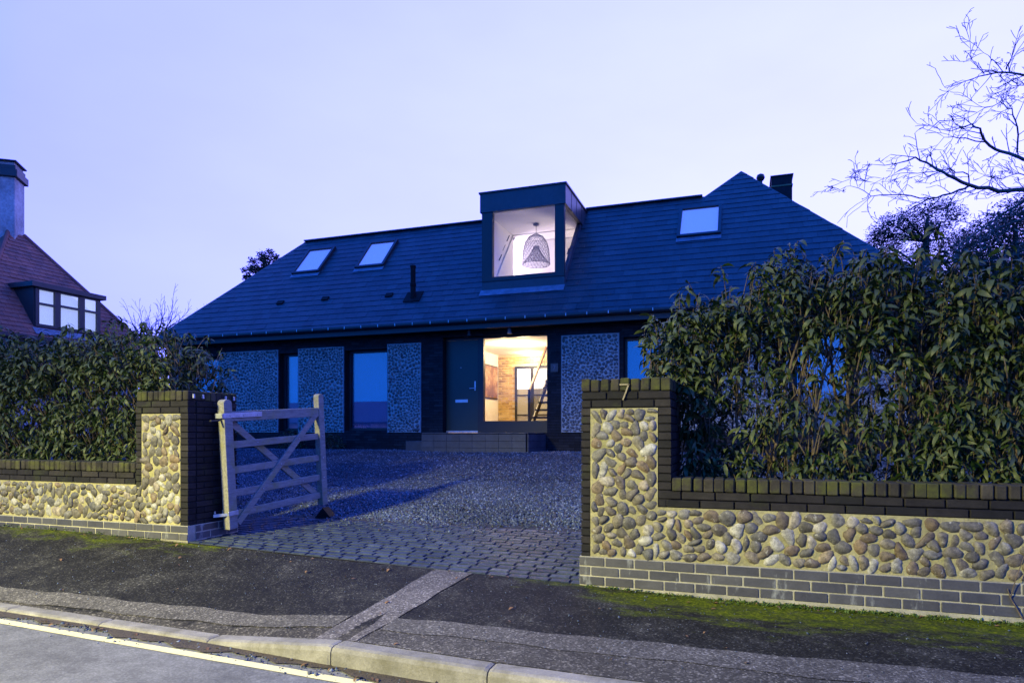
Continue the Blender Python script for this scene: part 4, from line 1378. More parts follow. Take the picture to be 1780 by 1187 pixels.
# small slate vents and the soil pipe
for px, py in ((488, 527), (566, 520), (677, 514)):
    h = roof_hit(px, py)
    vs, fs = rb(h.x - .10, h.x + .10, h.y - .045, h.y + .045, .012, .04)
    MB().raw(vs, fs).build('roof_vent', BLACKPLASTIC, house)
h = roof_hit(718, 519)
pp = MB().lathe((h.x, h.y, h.z - .05), [(.065, 0), (.065, .35), (.075, .36), (.075, .42), (.062, .43), (.062, .80), (.07, .81), (.07, .86), (.05, .87)], 14).build('vent_pipe', BLACKPLASTIC, house, smooth=False)
vs, fs = rb(h.x - .22, h.x + .22, h.y - .10, h.y + .16, .02, .035)
MB().raw(vs, fs).build('flashing', BLACKPLASTIC, pp)
# chimney on the rear wing with a copper band, and a round vent
cx = XX(1358, 19.6)
ch = MB().box(cx - .26, cx + .26, 19.3, 20.2, 4.8, ZZ(1358, 313, 19.6)).build('chimney', HOUSEBRICK, house)
zt = ZZ(1358, 313, 19.6)
MB().box(cx - .275, cx + .275, 19.285, 20.215, zt - .28, zt - .24).build('band', mat('copper_band', (0.20, 0.12, 0.06), 0.5, 0.2, metallic=0.6), ch)
MB().box(cx - .29, cx + .29, 19.27, 20.23, zt, zt + .03).build('cap', DARKMETAL, ch)
bxx, bzz = XX(1322, 19.2), ZZ(1322, 309, 19.2)
mb = MB(); mb.tube([(bxx, 19.2, bzz - 1.2), (bxx, 19.2, bzz)], .05, 8)
mb.lathe((bxx, 19.2, bzz - .11), [(.01, 0), (.08, .03), (.115, .10), (.09, .18), (.01, .22)], 14)
mb.build('cowl', DARKMETAL, house)

# dormer
ZD0, ZD1, ZDT = 3.68, 5.22, 5.69
dm = MB()
dm.box(DX0 - .04, DX1 + .04, DYF - .05, DYB + .05, ZD1, ZDT)
dr = dm.build('dormer', ZINC, house)
MB().box(DX0 - .065, DX1 + .065, DYF - .075, DYB + .06, ZDT - .03, ZDT + .012).build('edge_trim', DARKMETAL, dr)
MB().box(DX0 + .06, DX1 - .06, DYF + .0, DYB, ZD1 - .012, ZD1 - .002).build('ceiling', PLASTER, dr)
for x in (DX0 + .45, DX0 + 1.0, DX0 + 1.55):
    pass
for yy in (15.15, 15.65, 16.15):
    MB().box(DX1 + .041, DX1 + .047, yy - .008, yy + .008, ZD1 + .01, ZDT - .035).build('seam', ZINC, dr)
wx0, wx1 = XX(857, DYF), XX(965, DYF)
fr = MB()
fr.box(DX0, wx0, DYF - .03, DYF + .08, ZD0 - .08, ZD1 - .012)
fr.box(wx1, DX1, DYF - .03, DYF + .08, ZD0 - .08, ZD1 - .012)
fr.box(wx0, wx1, DYF - .03, DYF + .08, ZD0 - .08, ZD0)
fr.build('corner_frame', DARKMETAL, dr)
MB().box(DX0 - .01, DX1 + .01, DYF - .045, DYF + .1, ZD0 - .10, ZD0 - .082).build('sill', DARKMETAL, dr)
MB().box(DX0, DX1, DYF - .02, DYF + .06, 3.28, ZD0 - .102).build('apron', ZINC, dr)
vs, fs = rb(DX0 - .02, DX1 + .02, DYF - .16, DYF - .02, .022, .03)
MB().raw(vs, fs).build('flashing', LEAD, dr)
MB().box(wx0, wx1, DYF + .01, DYF + .03, ZD0, ZD1 - .012).build('pane', GLASS, dr)
# right cheek: triangular glass, zinc rake along the slope; left cheek solid
def rz_(y, o): return ZE + KP * (y - YE) + o
yt = YE + (ZD1 - .02 - ZE - .16) / KP
MB().raw([(DX1 - .05, DYF + .08, rz_(DYF + .08, .16)), (DX1 - .05, yt, ZD1 - .012), (DX1 - .05, DYF + .08, ZD1 - .012),
          (DX1 - .03, DYF + .08, rz_(DYF + .08, .16)), (DX1 - .03, yt, ZD1 - .012), (DX1 - .03, DYF + .08, ZD1 - .012)],
         [(0, 1, 2), (5, 4, 3), (0, 3, 4, 1), (1, 4, 5, 2), (2, 5, 3, 0)]).build('side_pane', GLASS, dr)
rake = MB()
y0, y1 = DYF + .003, DYB - .15
vs = [(x, y, rz_(y, o)) for x in (DX1 - .085, DX1 + .013) for (y, o) in ((y0, -.1), (y1, -.1), (y1, .16), (y0, .16))]
rake.raw(vs, [(0,1,2,3),(7,6,5,4),(0,4,5,1),(1,5,6,2),(2,6,7,3),(3,7,4,0)]).build('side_rake', ZINC, dr)
MB().raw([(x, y, z) for x in (DX0, DX0 + .10) for (y, z) in ((DYF + .08, rz_(DYF + .08, -.12)), (DYB, rz_(DYB, -.12)), (DYB, ZD1 - .014), (DYF + .08, ZD1 - .014))],
         [(0,1,2,3),(7,6,5,4),(0,4,5,1),(1,5,6,2),(2,6,7,3),(3,7,4,0)]).build('cheek', ZINC, dr)
MB().box(DX0 + .102, DX0 + .115, DYF + .09, DYO, 3.0, ZD1 - .014).build('cheek_lining', PLASTER, dr)
# upstairs room: white lining seen through the dormer
ln = MB()
UX0, UX1, UF = -7.6, -1.6, 2.75
def lf(y, o=-.22): return ZE + KP * (y - YE) + o
CZ = ZD1 - .03
yc = YE + (CZ - ZE + .22) / KP
ln.slab([(UX0, 14.3, lf(14.3)), (DH0 + .05, 14.3, lf(14.3)), (DH0 + .05, yc, CZ), (UX0, yc, CZ)], (0, -KP, 1), .02)
ln.slab([(DH1 - .05, 14.3, lf(14.3)), (UX1, 14.3, lf(14.3)), (UX1, yc, CZ), (DH1 - .05, yc, CZ)], (0, -KP, 1), .02)
ln.box(UX0, UX1, yc, 2*YR - yc, CZ, CZ + .02)
ln.slab([(UX0, 2*YR - yc, CZ), (UX1, 2*YR - yc, CZ), (UX1, 19.1, UF), (UX0, 19.1, UF)], (0, KP, 1), .02)
ln.box(UX0, UX1, 14.3, 19.1, UF - .05, UF)
for ux, nn in ((UX0, 1), (UX1, -1)):
    ln.slab([(ux, 14.3, UF), (ux, 14.32, 2.80), (ux, yc, CZ), (ux, 2*YR - yc, CZ), (ux, 19.1, UF)], (nn, 0, 0), .04)
ln.box(UX0, UX1, 18.4, 18.45, UF, CZ)
ln.build('room_lining', PLASTER, house)
MB().box(-3.95, -3.75, 16.6, 18.4, UF, 4.05).build('partition', PLASTER, house)
# woven pendant lamp
PL = Vector((XX(932, 15.75), 15.75, 0))
pzt, pzb = ZZ(932, 408, 15.75), ZZ(932, 460, 15.75)
pend = thing('pendant_lamp', 'woven bell shaped pendant lamp hanging in the lit dormer window', 'lamp', (PL.x, PL.y, pzt))
MB().tube([(PL.x, PL.y, pzt - .02), (PL.x, PL.y, CZ)], .006, 6).build('cord', DARKMETAL, pend)
MB().lathe((PL.x, PL.y, CZ), [(.075, 0), (.075, -.03), (.02, -.05)], 16).build('ceiling_rose', RATTAN, pend)
def weave(prof, nr, nsp, r):
    mb = MB()
    H_ = pzt - pzb
    def rad(t): return np.interp(t, [p[0] for p in prof], [p[1] for p in prof])
    for k in range(nr):
        t = prof[0][0] + (prof[-1][0] - prof[0][0]) * k / (nr - 1)
        rr = rad(t) * (1 + jig(.01)); z = pzt - t * H_
        mb.tube([(PL.x + rr*math.cos(a), PL.y + rr*math.sin(a), z + jig(.004)) for a in np.linspace(0, 2*math.pi, 25)], r * (2.2 if k in (0, nr-1) else 1), 4, cap=False)
    for s in range(nsp):
        for dr_ in (1, -1):
            a0 = 2*math.pi*s/nsp
            mb.tube([(PL.x + rad(t)*math.cos(a0 + dr_*t*1.6), PL.y + rad(t)*math.sin(a0 + dr_*t*1.6), pzt - t*H_) for t in np.linspace(prof[0][0], prof[-1][0], 12)], r, 4, cap=False)
    return mb
weave([(0, .06), (.08, .18), (.25, .27), (.5, .32), (.8, .34), (1, .345)], 24, 24, .0028).build('outer_shade', RATTAN, pend, kind='stuff')
weave([(.38, .06), (.5, .09), (.7, .17), (.88, .28), (1, .34)], 16, 20, .0028).build('inner_shade', RATTAN, pend, kind='stuff')

# hall seen through the front glazing
HX0, HX1, HY1, HZ = XX(866, 18.5), -3.35, 18.5, 2.30
rm = MB()
rm.box(HX0 - .6, HX1, YD + .06, HY1 + .1, -.06, 0.0)
hf = rm.build('hall_floor', OAK, house)
rm = MB()
rm.box(HX0 - .1, HX1 + .1, YD + .06, HY1 + .1, HZ, HZ + .05)
rm.box(HX0 - .08, HX0, YD + .06, HY1, 0, HZ)
rm.box(HX1, HX1 + .08, YD + .06, HY1, 0, HZ)
rm.build('hall_lining', PLASTER, house)
bw = MB().box(HX0, HX1, HY1, HY1 + .1, 0, HZ).build('hall_brick_wall', BRICKJOINT, house)
xf = []
SB = brick_mesh('stock_brick', .215, .06, .065, .004)
dxa, dxb = XX(896, HY1), XX(956, HY1)
dzt = ZZ(905, 637, HY1)
z = 0; r = 0
while z < HZ - .05:
    for m, k in course_bricks(HX0 + .002, HX1, HY1 + .018, z + .005, [SB], .225, None, .065, .1125 * (r % 2)):
        if z < dzt and dxa - .02 < m.translation.x < dxb + .02: continue
        xf.append((m, 0))
    z += .075; r += 1
pieces('brick', [SB], xf, LONDONBRICK, bw)
idr = thing('interior_door', 'pair of black framed glazed doors in the yellow brick wall of the hall', 'door', (dxa, HY1, 0))
fr = MB()
YI = HY1 - .03
fr.box(dxa, dxa + .07, YI - .03, YI + .02, 0, dzt); fr.box(dxa + .07, dxb, YI - .03, YI + .02, dzt - .07, dzt)
mid = (dxa + dxb) / 2
fr.box(mid - .05, mid + .05, YI - .03, YI + .02, 0, dzt - .07); fr.box(dxb - .05, dxb, YI - .03, YI + .02, 0, dzt - .07)
for z in (.10, .52, 1.10):
    fr.box(dxa + .07, mid - .05, YI - .02, YI + .01, z - .02, z + .02); fr.box(mid + .05, dxb - .05, YI - .02, YI + .01, z - .02, z + .02)
fr.build('frame', DARKMETAL, idr)
fg = mat('frosted_panel', (0.30, 0.30, 0.27), 0.4, 0.05)
lw = emit('bright_room_glow', (1.0, 0.93, 0.80), 1.6)
for (a, b) in ((dxa + .07, mid - .05), (mid + .05, dxb - .05)):
    MB().box(a, b, YI - .004, YI + .008, 0, 1.28).build('lower_pane', fg, idr)
    MB().box(a, b, YI - .004, YI + .008, 1.282, dzt - .07).build('upper_pane', lw, idr)
# picture on the plaster wall
pic = thing('picture', 'wide dark landscape picture hung on the white hall wall', 'picture', (HX0, 17.9, 1.5))
MB().box(HX0 + .003, HX0 + .03, 17.35, 18.38, .98, 1.95).build('frame', DARKMETAL, pic)
pm, t, b = setup('painting')
nn = noise(t, 3, 6, 0.7)
t.links.new(ramp_node(t, nn, [(0.3, (0.06, 0.03, 0.015)), (0.5, (0.25, 0.12, 0.05)), (0.65, (0.5, 0.38, 0.22)), (0.8, (0.2, 0.12, 0.07))]), b.inputs['Base Color'])
MB().box(HX0 + .031, HX0 + .035, 17.38, 18.35, 1.01, 1.92).build('canvas', pm, pic)
# stair
sta = thing('staircase', 'open black stair with timber handrail and thin balusters inside the lit hall', 'staircase', (-4.9, 16, 0))
sx0, sx1 = XX(921, 15.6), HX1
rs_, go = .20, .235
sy0 = 15.55
ns_ = 10
for k in range(ns_):
    y = sy0 + k * go; z = (k + 1) * rs_
    MB().box(sx0, sx1, y, y + go + .03, z - .045, z).build('tread', OAK if False else DARKMETAL, sta)
MB().bar((sx0 + .02, sy0 - .05, .02), (sx0 + .02, sy0 + ns_ * go, ns_ * rs_ + .02), .03, .16).build('stringer', DARKMETAL, sta)
for k in range(ns_ * 3):
    y = sy0 + .04 + k * go / 3; z = rs_ * (k / 3) + .1
    MB().tube([(sx0 + .01, y, z), (sx0 + .01, y, z + .92)], .007, 5).build('baluster', DARKMETAL, sta)
MB().bar((sx0 + .01, sy0 - .06, .92 + .08), (sx0 + .01, sy0 + ns_ * go, .92 + .1 + ns_ * rs_), .045, .06).build('handrail', OAK, sta)
MB().box(sx0 - .01, sx0 + .04, sy0 - .08, sy0 - .03, 0, 1.06).build('newel_post', DARKMETAL, sta)
# ceiling downlights
for (px, py) in ((876, 597), (920, 613)):
    a = (px - 890) / F_
    d = HZ * F_ / (752 - py)
    p = Vector((d * (-S_ + a*C_), d * (C_ + a*S_), HZ))
    MB().lathe((p.x, p.y, HZ), [(.05, .01), (.05, -.006), (.035, -.008)], 14).build('downlight', emit('downlight_glow', (1.0, 0.85, 0.6), 12), house)
    ld = bpy.data.lights.new('downlight_lamp', 'POINT'); ld.energy = 85; ld.color = (1.0, 0.70, 0.34); ld.shadow_soft_size = .06
    lo = bpy.data.objects.new('downlight_lamp', ld); link(lo, house); lo.location = (p.x, p.y, HZ - .12)
ld = bpy.data.lights.new('hall_lamp', 'POINT'); ld.energy = 170; ld.color = (1.0, 0.70, 0.34); ld.shadow_soft_size = .15
lo = bpy.data.objects.new('hall_lamp', ld); link(lo, house); lo.location = (-5.4, 16.3, HZ - .2)
for (p, e_, c) in (((-3.2, 17.6, 3.9), 130, (1.0, 0.78, 0.62)), ((-6.6, 16.9, 4.4), 160, (0.86, 0.70, 0.95))):
    ld = bpy.data.lights.new('landing_lamp', 'POINT'); ld.energy = e_; ld.color = c; ld.shadow_soft_size = .2
    lo = bpy.data.objects.new('landing_lamp', ld); link(lo, house); lo.location = p
# low shrubs against the front
def bush(label, x, y, r, h, seed):
    root = thing('shrub', label, 'shrub', (x, y, drive_z(x, y)), 'low shrubs along the house front')
    g = np.random.default_rng(seed)
    n = 420
    p = g.normal(size=(n, 3)); p /= np.linalg.norm(p, axis=1)[:, None]; p *= g.uniform(.3, 1, (n, 1)) ** .5
    base = np.stack([x + p[:, 0]*r, y + p[:, 1]*r*.6, drive_z(x, y) + np.abs(p[:, 2])*h], 1)
    V0, F0 = leaf_template(1, .4, .7, seg=2)
    A = leaf_frames(base, g.uniform(0, 6.28, n), g.uniform(-.5, 1.1, n), g.normal(size=n)*.5, g.uniform(.05, .10, n))
    v, f = scatter(V0, F0, A)
    mesh_obj('foliage', np_mesh('foliage', v, f, True), SHRUBLEAF, root, 'stuff')
    mb = MB()
    for k in range(6):
        a = g.uniform(0, 6.28)
        mb.tube([(x, y, drive_z(x, y) - .02), (x + r*.5*math.cos(a), y + r*.3*math.sin(a), drive_z(x, y) + h*.8)], [.008, .003], 5)
    mb.build('stem', STEMBARK, root)
bush('low green shrub under the first cobble panel left of the gate top', XX(505, 13.9), 13.9, .5, .50, 1)
bush('low reddish shrub between the gate and the tall blue window', XX(575, 13.9), 13.9, .4, .42, 2)

# ------------------------------------------------------------------ neighbour's house
NX, NY0, NY1, NZ = -18.0, 11.05, 16.3, 2.6
NP, NT = 1.375, 2.4
nb = thing('neighbour_house', 'red tiled neighbouring house with pale chimney and a flat roofed dormer', 'house', (-20.4, 13.7, -.6))
ax, az = NX - NT, NZ + NP * NT
n_roof = MB()
n_roof.slab([(NX, NY0, NZ), (NX, NY1, NZ), (ax, NY1 - NT, az), (ax, NY0 + NT, az)], (NP, 0, 1), .1)
n_roof.slab([(NX, NY0, NZ), (ax, NY0 + NT, az), (ax - .5, NY0 + NT, az), (NX - 8, NY0, NZ)], (0, -NP, 1), .1)
n_roof.slab([(NX, NY1, NZ), (NX - 8, NY1, NZ), (ax - .5, NY1 - NT, az), (ax, NY1 - NT, az)], (0, NP, 1), .1)
nr = n_roof.build('roof', REDTILE, nb)
MB().box(NX - 7.5, NX - .3, NY0 + .3, NY1 - .3, -.8, NZ + .1).build('wall', RENDER, nb)
MB().box(NX, NX + .10, NY0, NY1, NZ - .10, NZ + .0).build('gutter', DARKPAINT, nb)
def NPt(x, y, o): return Vector((x, y, NZ + NP * (NX - x))) + Vector((NP, 0, 1)).normalized() * o
gv = .155 / math.sqrt(1 + NP * NP)
tl = []
c = 0
NDX, ND0, ND1 = NX - .20, 12.70, 14.62
while c * gv < NT:
    xa = NX + .03 - c * gv; xb = xa - gv * 1.3
    y = NY0 + (.09 if c % 2 else 0) - .2
    while y < NY1:
        w = .19 + jig(.006)
        a, b = y + .003, y + w - .003
        y += w
        t0, t1 = max(0, NX - xa), min(NT, NX - xb)
        a0, a1 = max(a, NY0 + t0), max(a, NY0 + t1)
        b0, b1 = min(b, NY1 - t0), min(b, NY1 - t1)
        if b0 - a0 < .04 or b1 < a1: continue
        m_ = (a + b) / 2
        if ND0 - .05 < m_ < ND1 + .05 and NDX - 1.0 < xa < NDX + .12: continue
        xb_ = max(xb, NX - NT)
        tl.append((xa, xb_, a0, b0, a1, b1, random.uniform(0, .008)))
    c += 1
tl.sort(key=lambda s: NPt(s[0], s[2], 0).length)
rest = MB()
for i, (xa, xb, a0, b0, a1, b1, j) in enumerate(tl):
    lo, hi = .022 + j, .006
    t = [NPt(xa, a0, lo), NPt(xa, b0, lo), NPt(xb, b1, hi), NPt(xb, a1, hi)]
    u = [NPt(xa, a0, lo - .013), NPt(xa, b0, lo - .013), NPt(xb, b1, hi - .01), NPt(xb, a1, hi - .01)]
    fs = [(0, 1, 2, 3), (7, 6, 5, 4), (0, 4, 5, 1), (1, 5, 6, 2), (2, 6, 7, 3), (3, 7, 4, 0)]
    if i < 300: MB().raw(t + u, fs).build('tile', REDTILE, nr)
    else: rest.raw(t + u, fs)
rest.build('tile', REDTILE, nr, kind='stuff')
for (p, q) in (((NX, NY1, NZ), (ax, NY1 - NT, az)), ((NX, NY0, NZ), (ax, NY0 + NT, az))):
    MB().tube([Vector(p) + Vector((0, 0, .02)), Vector(q) + Vector((0, 0, .02))], .06, 8).build('hip_tiles', REDTILE, nr)
# chimney, turned on plan
CM = Matrix.Translation((ax - .35, NY0 + NT + .12, 0)) @ Matrix.Rotation(R(37), 4, 'Z')
nc = MB().box(-.75, .40, -.36, .36, az - 1.4, 7.55, CM).build('chimney', RENDER, nb, bevel=.03)
MB().box(-.83, .48, -.44, .44, 7.50, 7.72, CM).box(-.77, .42, -.38, .38, 7.72, 7.86, CM).build('chimney_cap', DARKPAINT, nc, bevel=.02)
MB().box(-.72, .37, -.33, .33, 7.86, 7.95, CM).build('flaunching', RENDER, nc)
MB().box(-.80, .45, -.41, .41, 7.95, 8.0, CM).build('chimney_cap', DARKPAINT, nc, bevel=.02)
# dormer
zb_, zt_ = 2.90, 3.97
nd = MB().box(NDX - 1.1, NDX + .12, ND0 - .15, ND1 + .12, zt_, zt_ + .13).build('dormer', DARKPAINT, nb)
for y in (ND0 - .03, ND1 - .05):
    MB().raw([(x, yy, z) for yy in (y, y + .08) for (x, z) in ((NDX - .02, zb_), (NDX - .02, zt_), (NDX - .9, zt_))], [(0, 1, 2), (5, 4, 3), (0, 3, 4, 1), (1, 4, 5, 2), (2, 5, 3, 0)]).build('cheek', DARKPAINT, nd)
wf = MB()
wf.box(NDX - .05, NDX + .03, ND0, ND1, zb_, zb_ + .08); wf.box(NDX - .05, NDX + .03, ND0, ND1, zt_ - .05, zt_)
w_ = ND1 - ND0
cols = [(ND0 + .10, ND0 + .10 + w_*.23), (ND0 + .10 + w_*.23 + .16, ND0 + w_*.66), (ND0 + w_*.66 + .16, ND1 - .10)]
es = [ND0] + [v for c_ in cols for v in c_] + [ND1]
for a, b in zip(es[0::2], es[1::2]):
    wf.box(NDX - .05, NDX + .03, a, b, zb_ + .08, zt_ - .05)
for (a, b), tr_ in zip(cols, (.36, .33, .33)):
    zt2 = zt_ - .05 - (zt_ - zb_) * tr_
    wf.box(NDX - .05, NDX + .03, a, b, zt2 - .03, zt2 + .03)
wfo = wf.build('window', DARKPAINT, nd)
for (a, b), tr_ in zip(cols, (.36, .33, .33)):
    zt2 = zt_ - .05 - (zt_ - zb_) * tr_
    MB().box(NDX - .015, NDX - .005, a, b, zb_ + .08, zt2 - .03).build('pane', GLASSR, wfo)
    MB().box(NDX - .015, NDX - .005, a, b, zt2 + .03, zt_ - .05).build('pane', GLASSR, wfo)
MB().box(NDX - .10, NDX - .08, ND0, ND1, zb_, zt_).build('net_curtain', GLOWNET, wfo)
MB().raw([NPt(NDX + .02, ND0 - .1, .03), NPt(NDX + .02, ND1 + .1, .03), NPt(NDX + .16, ND1 + .1, .04), NPt(NDX + .16, ND0 - .1, .04)], [(0, 1, 2, 3)]).build('flashing', LEAD, nd)

# ------------------------------------------------------------------ trees
def twig_tree(mb, p, d, l, r, depth, rs, spread=.6, droop=0.0, shrink=.72, nseg=5, twig=.0025):
    pts, rad = [p.copy()], [r]
    for k in range(nseg):
        d = (d + Vector((rs.gauss(0, .13), rs.gauss(0, .13), rs.gauss(0, .13) + droop))).normalized()
        p = p + d * l / nseg
        pts.append(p.copy()); rad.append(max(twig, lerp(r, r * .62, (k + 1) / nseg)))
        if depth > 0 and k >= 1 and rs.random() < .8:
            for _ in range(1 if rs.random() < .8 else 2):
                s = Vector((rs.gauss(0, 1), rs.gauss(0, 1), rs.gauss(0, 1))); s = (s - d * s.dot(d)).normalized()
                twig_tree(mb, p, (d + s * spread * rs.uniform(.7, 1.5)).normalized(), l * shrink * rs.uniform(.55, 1.0), rad[-1] * .62, depth - 1, rs, spread, droop, shrink, max(3, nseg - 1), twig)
    mb.tube(pts, rad, 6 if r > .03 else 4 if r > .008 else 3, cap=False)

# the bare tree at the right: trunk outside the picture, its limbs reach in
bt = thing('bare_tree', 'large bare winter tree reaching long twiggy branches in over the right side of the house', 'tree', (8.3, 18.6, -.5))
DT = 15.0
def TP(px, py, d=DT): return AT(px, py, d)
trunk = MB()
tp = TP(1945, 752); tp.z = -.5
trunk.tube([tp, TP(1940, 620), TP(1925, 480), TP(1905, 370), TP(1900, 250), TP(1890, 120), TP(1880, 0)], [.30, .25, .22, .19, .15, .11, .07], 12)
trunk.build('trunk', BARK, bt, smooth=True)
limbs = [
    ([(1905, 370), (1850, 345), (1780, 331), (1735, 332), (1685, 322), (1645, 305), (1622, 288), (1590, 276), (1560, 284), (1500, 287)], .085, 15.0),
    ([(1685, 322), (1655, 337), (1612, 347), (1575, 366), (1555, 385), (1530, 392)], .035, 15.0),
    ([(1612, 347), (1570, 338), (1515, 340), (1480, 322), (1447, 336)], .022, 15.0),
    ([(1685, 322), (1684, 304), (1650, 296), (1610, 300), (1565, 300), (1520, 318), (1487, 308)], .022, 15.1),
    ([(1900, 320), (1830, 290), (1780, 278), (1740, 264), (1712, 247), (1702, 225), (1690, 215), (1650, 228), (1595, 216)], .065, 14.6),
    ([(1712, 247), (1665, 238), (1640, 240), (1610, 275)], .020, 14.6),
    ([(1768, 265), (1768, 220), (1758, 190), (1740, 178), (1700, 195), (1660, 218)], .028, 14.8),
    ([(1895, 170), (1830, 140), (1780, 130), (1745, 126), (1712, 130), (1680, 143), (1642, 153)], .045, 14.4),
    ([(1745, 122), (1758, 104), (1772, 92)], .022, 14.4),
    ([(1712, 128), (1690, 106), (1687, 75)], .012, 14.4),
    ([(1740, 112), (1718, 98), (1700, 82)], .010, 14.4),
    ([(1905, 370), (1850, 350), (1790, 345), (1745, 372), (1705, 398), (1665, 428), (1630, 455)], .06, 14.8),
    ([(1905, 400), (1850, 385), (1780, 380), (1730, 400), (1690, 430), (1650, 470)], .06, 15.6),
    ([(1905, 380), (1830, 320), (1770, 300), (1740, 312), (1700, 300)], .03, 15.9),
    ([(1905, 420), (1840, 420), (1780, 430), (1730, 460)], .05, 15.2),
    ([(1900, 220), (1840, 190), (1790, 150), (1760, 150), (1740, 160)], .03, 15.3),
]
rs = random.Random(21)
tw = MB()
for li, (pl_, r0, dd) in enumerate(limbs):
    ctrl = [TP(x + rs.uniform(-1, 1), y, dd + .25 * math.sin(i * 1.7 + dd)) for i, (x, y) in enumerate(pl_)]
    pts = []
    for i in range(len(ctrl) - 1):
        for k in range(3):
            t = k / 3
            q = ctrl[i].lerp(ctrl[i + 1], t) + Vector((rs.gauss(0, .012), rs.gauss(0, .02), rs.gauss(0, .012)))
            pts.append(q)
    pts.append(ctrl[-1])
    n = len(pts)
    rad = [max(.0045, .72 * r0 * (1 - i / (n - 1)) ** .8) for i in range(n)]
    MB().tube(pts, rad, 7, cap=False).build('limb', BARK, bt, smooth=True)
    for i in range(2, n):
        if pts[i].x > 9: continue
        for _ in range(3 if li >= 11 else 2 if rs.random() < .3 else 1):
            d = (pts[i] - pts[i - 1]).normalized()
            s = Vector((rs.gauss(0, 1), rs.gauss(0, .7), rs.gauss(.25, 1))); s = (s - d * s.dot(d)).normalized()
            twig_tree(tw, pts[i], (d * .9 + s * rs.uniform(.5, 1.1)).normalized(), rs.uniform(.2, .65), min(rad[i] * .55, .011), 1 if rs.random() < .55 else 2, rs, .8, 0.0, .5, 4, .0062)
tw.build('twigs', BARK, bt, kind='stuff')

def leafy_tree(root, trunk_pts, trunk_r, clumps, n, size, seed, mt=FARLEAF, upd=True):
    g = np.random.default_rng(seed)
    MB().tube(trunk_pts, trunk_r, 9).build('trunk', BARK, root, smooth=True)
    mb = MB()
    base = []
    for (c, r) in clumps:
        c = Vector(c)
        k = min(range(len(trunk_pts)), key=lambda i: (Vector(trunk_pts[i]) - c).length + (2 if Vector(trunk_pts[i]).z > c.z else 0))
        q = Vector(trunk_pts[k])
        mb.tube([q, q.lerp(c, .5) + Vector((g.normal()*.1, g.normal()*.1, .1)), c], [trunk_r[k]*.4, trunk_r[k]*.25, .01], 5, cap=False)
        for b_ in range(7):
            dv = Vector(g.normal(size=3)).normalized() * r * .8; dv.z *= .6
            mb.tube([c, c + dv * .5 + Vector((0, 0, .05)), c + dv], [.012, .009, .004], 4, cap=False)
        m = int(n * (r ** 2) / sum(rr ** 2 for _, rr in clumps))
        p = g.normal(size=(m, 3)); p /= np.linalg.norm(p, axis=1)[:, None]
        p *= (g.uniform(0, 1, (m, 1)) ** .45) * r * g.uniform(.7, 1.15, (m, 1)); p[:, 2] *= 1.0
        base.append(p + np.array(c[:]))
    mb.build('branches', BARK, root, kind='stuff')
    base = np.concatenate(base); m = len(base)
    V0, F0 = leaf_template(1, .42, .5, seg=2)
    A = leaf_frames(base, g.uniform(0, 6.28, m), g.uniform(-.4, .9, m), g.normal(size=m)*.6, g.uniform(.6, 1.3, m) * size)
    v, f = scatter(V0, F0, A)
    mesh_obj('crown', np_mesh('crown', v, f, True), mt, root, 'stuff')

# rounded evergreen beyond the right end of the roof
ev = thing('evergreen_tree', 'dark evergreen tree with rounded tufted crown beyond the right end of the slate roof', 'tree', AT(1600, 760, 27))
D = 27.0
cl = [(AT(px, py, D + dd), r * D / F_) for px, py, r, dd in [
    (1575, 400, 22, .2), (1605, 396, 22, -.2), (1637, 392, 22, .3), (1545, 412, 22, .1), (1525, 440, 20, 0), (1530, 405, 20, 0), (1548, 388, 18, .5), (1575, 380, 17, -.5), (1600, 372, 19, .3), (1622, 362, 17, 0), (1645, 360, 18, .6), (1664, 374, 18, -.4), (1585, 402, 16, .8),
    (1620, 398, 15, -.8), (1520, 420, 18, .2), (1550, 428, 22, .4), (1600, 432, 22, 0), (1640, 425, 22, -.2), (1675, 415, 20, .4), (1665, 440, 24, 0), (1620, 455, 26, .3), (1560, 455, 26, -.3), (1508, 430, 12, 0)]]
leafy_tree(ev, [AT(1600, 800, D), AT(1602, 600, D), AT(1605, 480, D), AT(1610, 420, D), AT(1612, 380, D)], [.28, .25, .2, .13, .06], [(c, r * 1.15) for c, r in cl], 16000, .10, 31)
ev2 = thing('evergreen_tree', 'dense dark evergreen mass standing behind the bare tree at the right edge', 'tree', AT(1770, 760, 22))
D = 22.0
cl = [(AT(px, py, D + dd), r * D / F_) for px, py, r, dd in [
    (1700, 420, 30, 0), (1730, 400, 30, .4), (1760, 385, 34, -.3), (1800, 370, 38, .2), (1690, 455, 30, .3), (1740, 445, 38, 0), (1790, 430, 42, .4), (1830, 410, 40, 0), (1720, 490, 40, .2), (1780, 490, 44, 0), (1840, 480, 44, .3)]]
leafy_tree(ev2, [AT(1775, 800, D), AT(1775, 640, D), AT(1770, 520, D), AT(1765, 440, D), AT(1765, 390, D)], [.25, .22, .18, .12, .05], [(c, r * 1.25) for c, r in cl], 20000, .11, 32)
rg = np.random.default_rng(77)
cl = []
for i in range(60):
    cl.append((Vector((rg.uniform(3.75, 8.5), rg.uniform(14.8, 16.6), rg.uniform(-.2, 3.4))), rg.uniform(.55, .85)))
ev3 = thing('filler_shrub', 'big dark evergreen shrub added as cover beyond the right end of the house, behind the hedge', 'shrub', (6.5, 14.2, -.6))  # assumed shrub, added to cover a bright gap past the house end
for i in range(26):  # solid leaf-coloured lumps added inside the shrub to block the sky behind
    me = stone_mesh('filler_lump', 300 + i, 2, .35)
    me.materials.append(FARLEAF)
    o = mesh_obj('filler_lump', me, None, ev3)
    o.matrix_basis = Matrix.Translation((3.95 + (i % 13) * .37, 15.4 + (i // 13) * .6, [.4, 1.7][i // 13] + rg.uniform(-.2, .5))) @ Matrix.Diagonal((.42, .4, 1.1, 1))
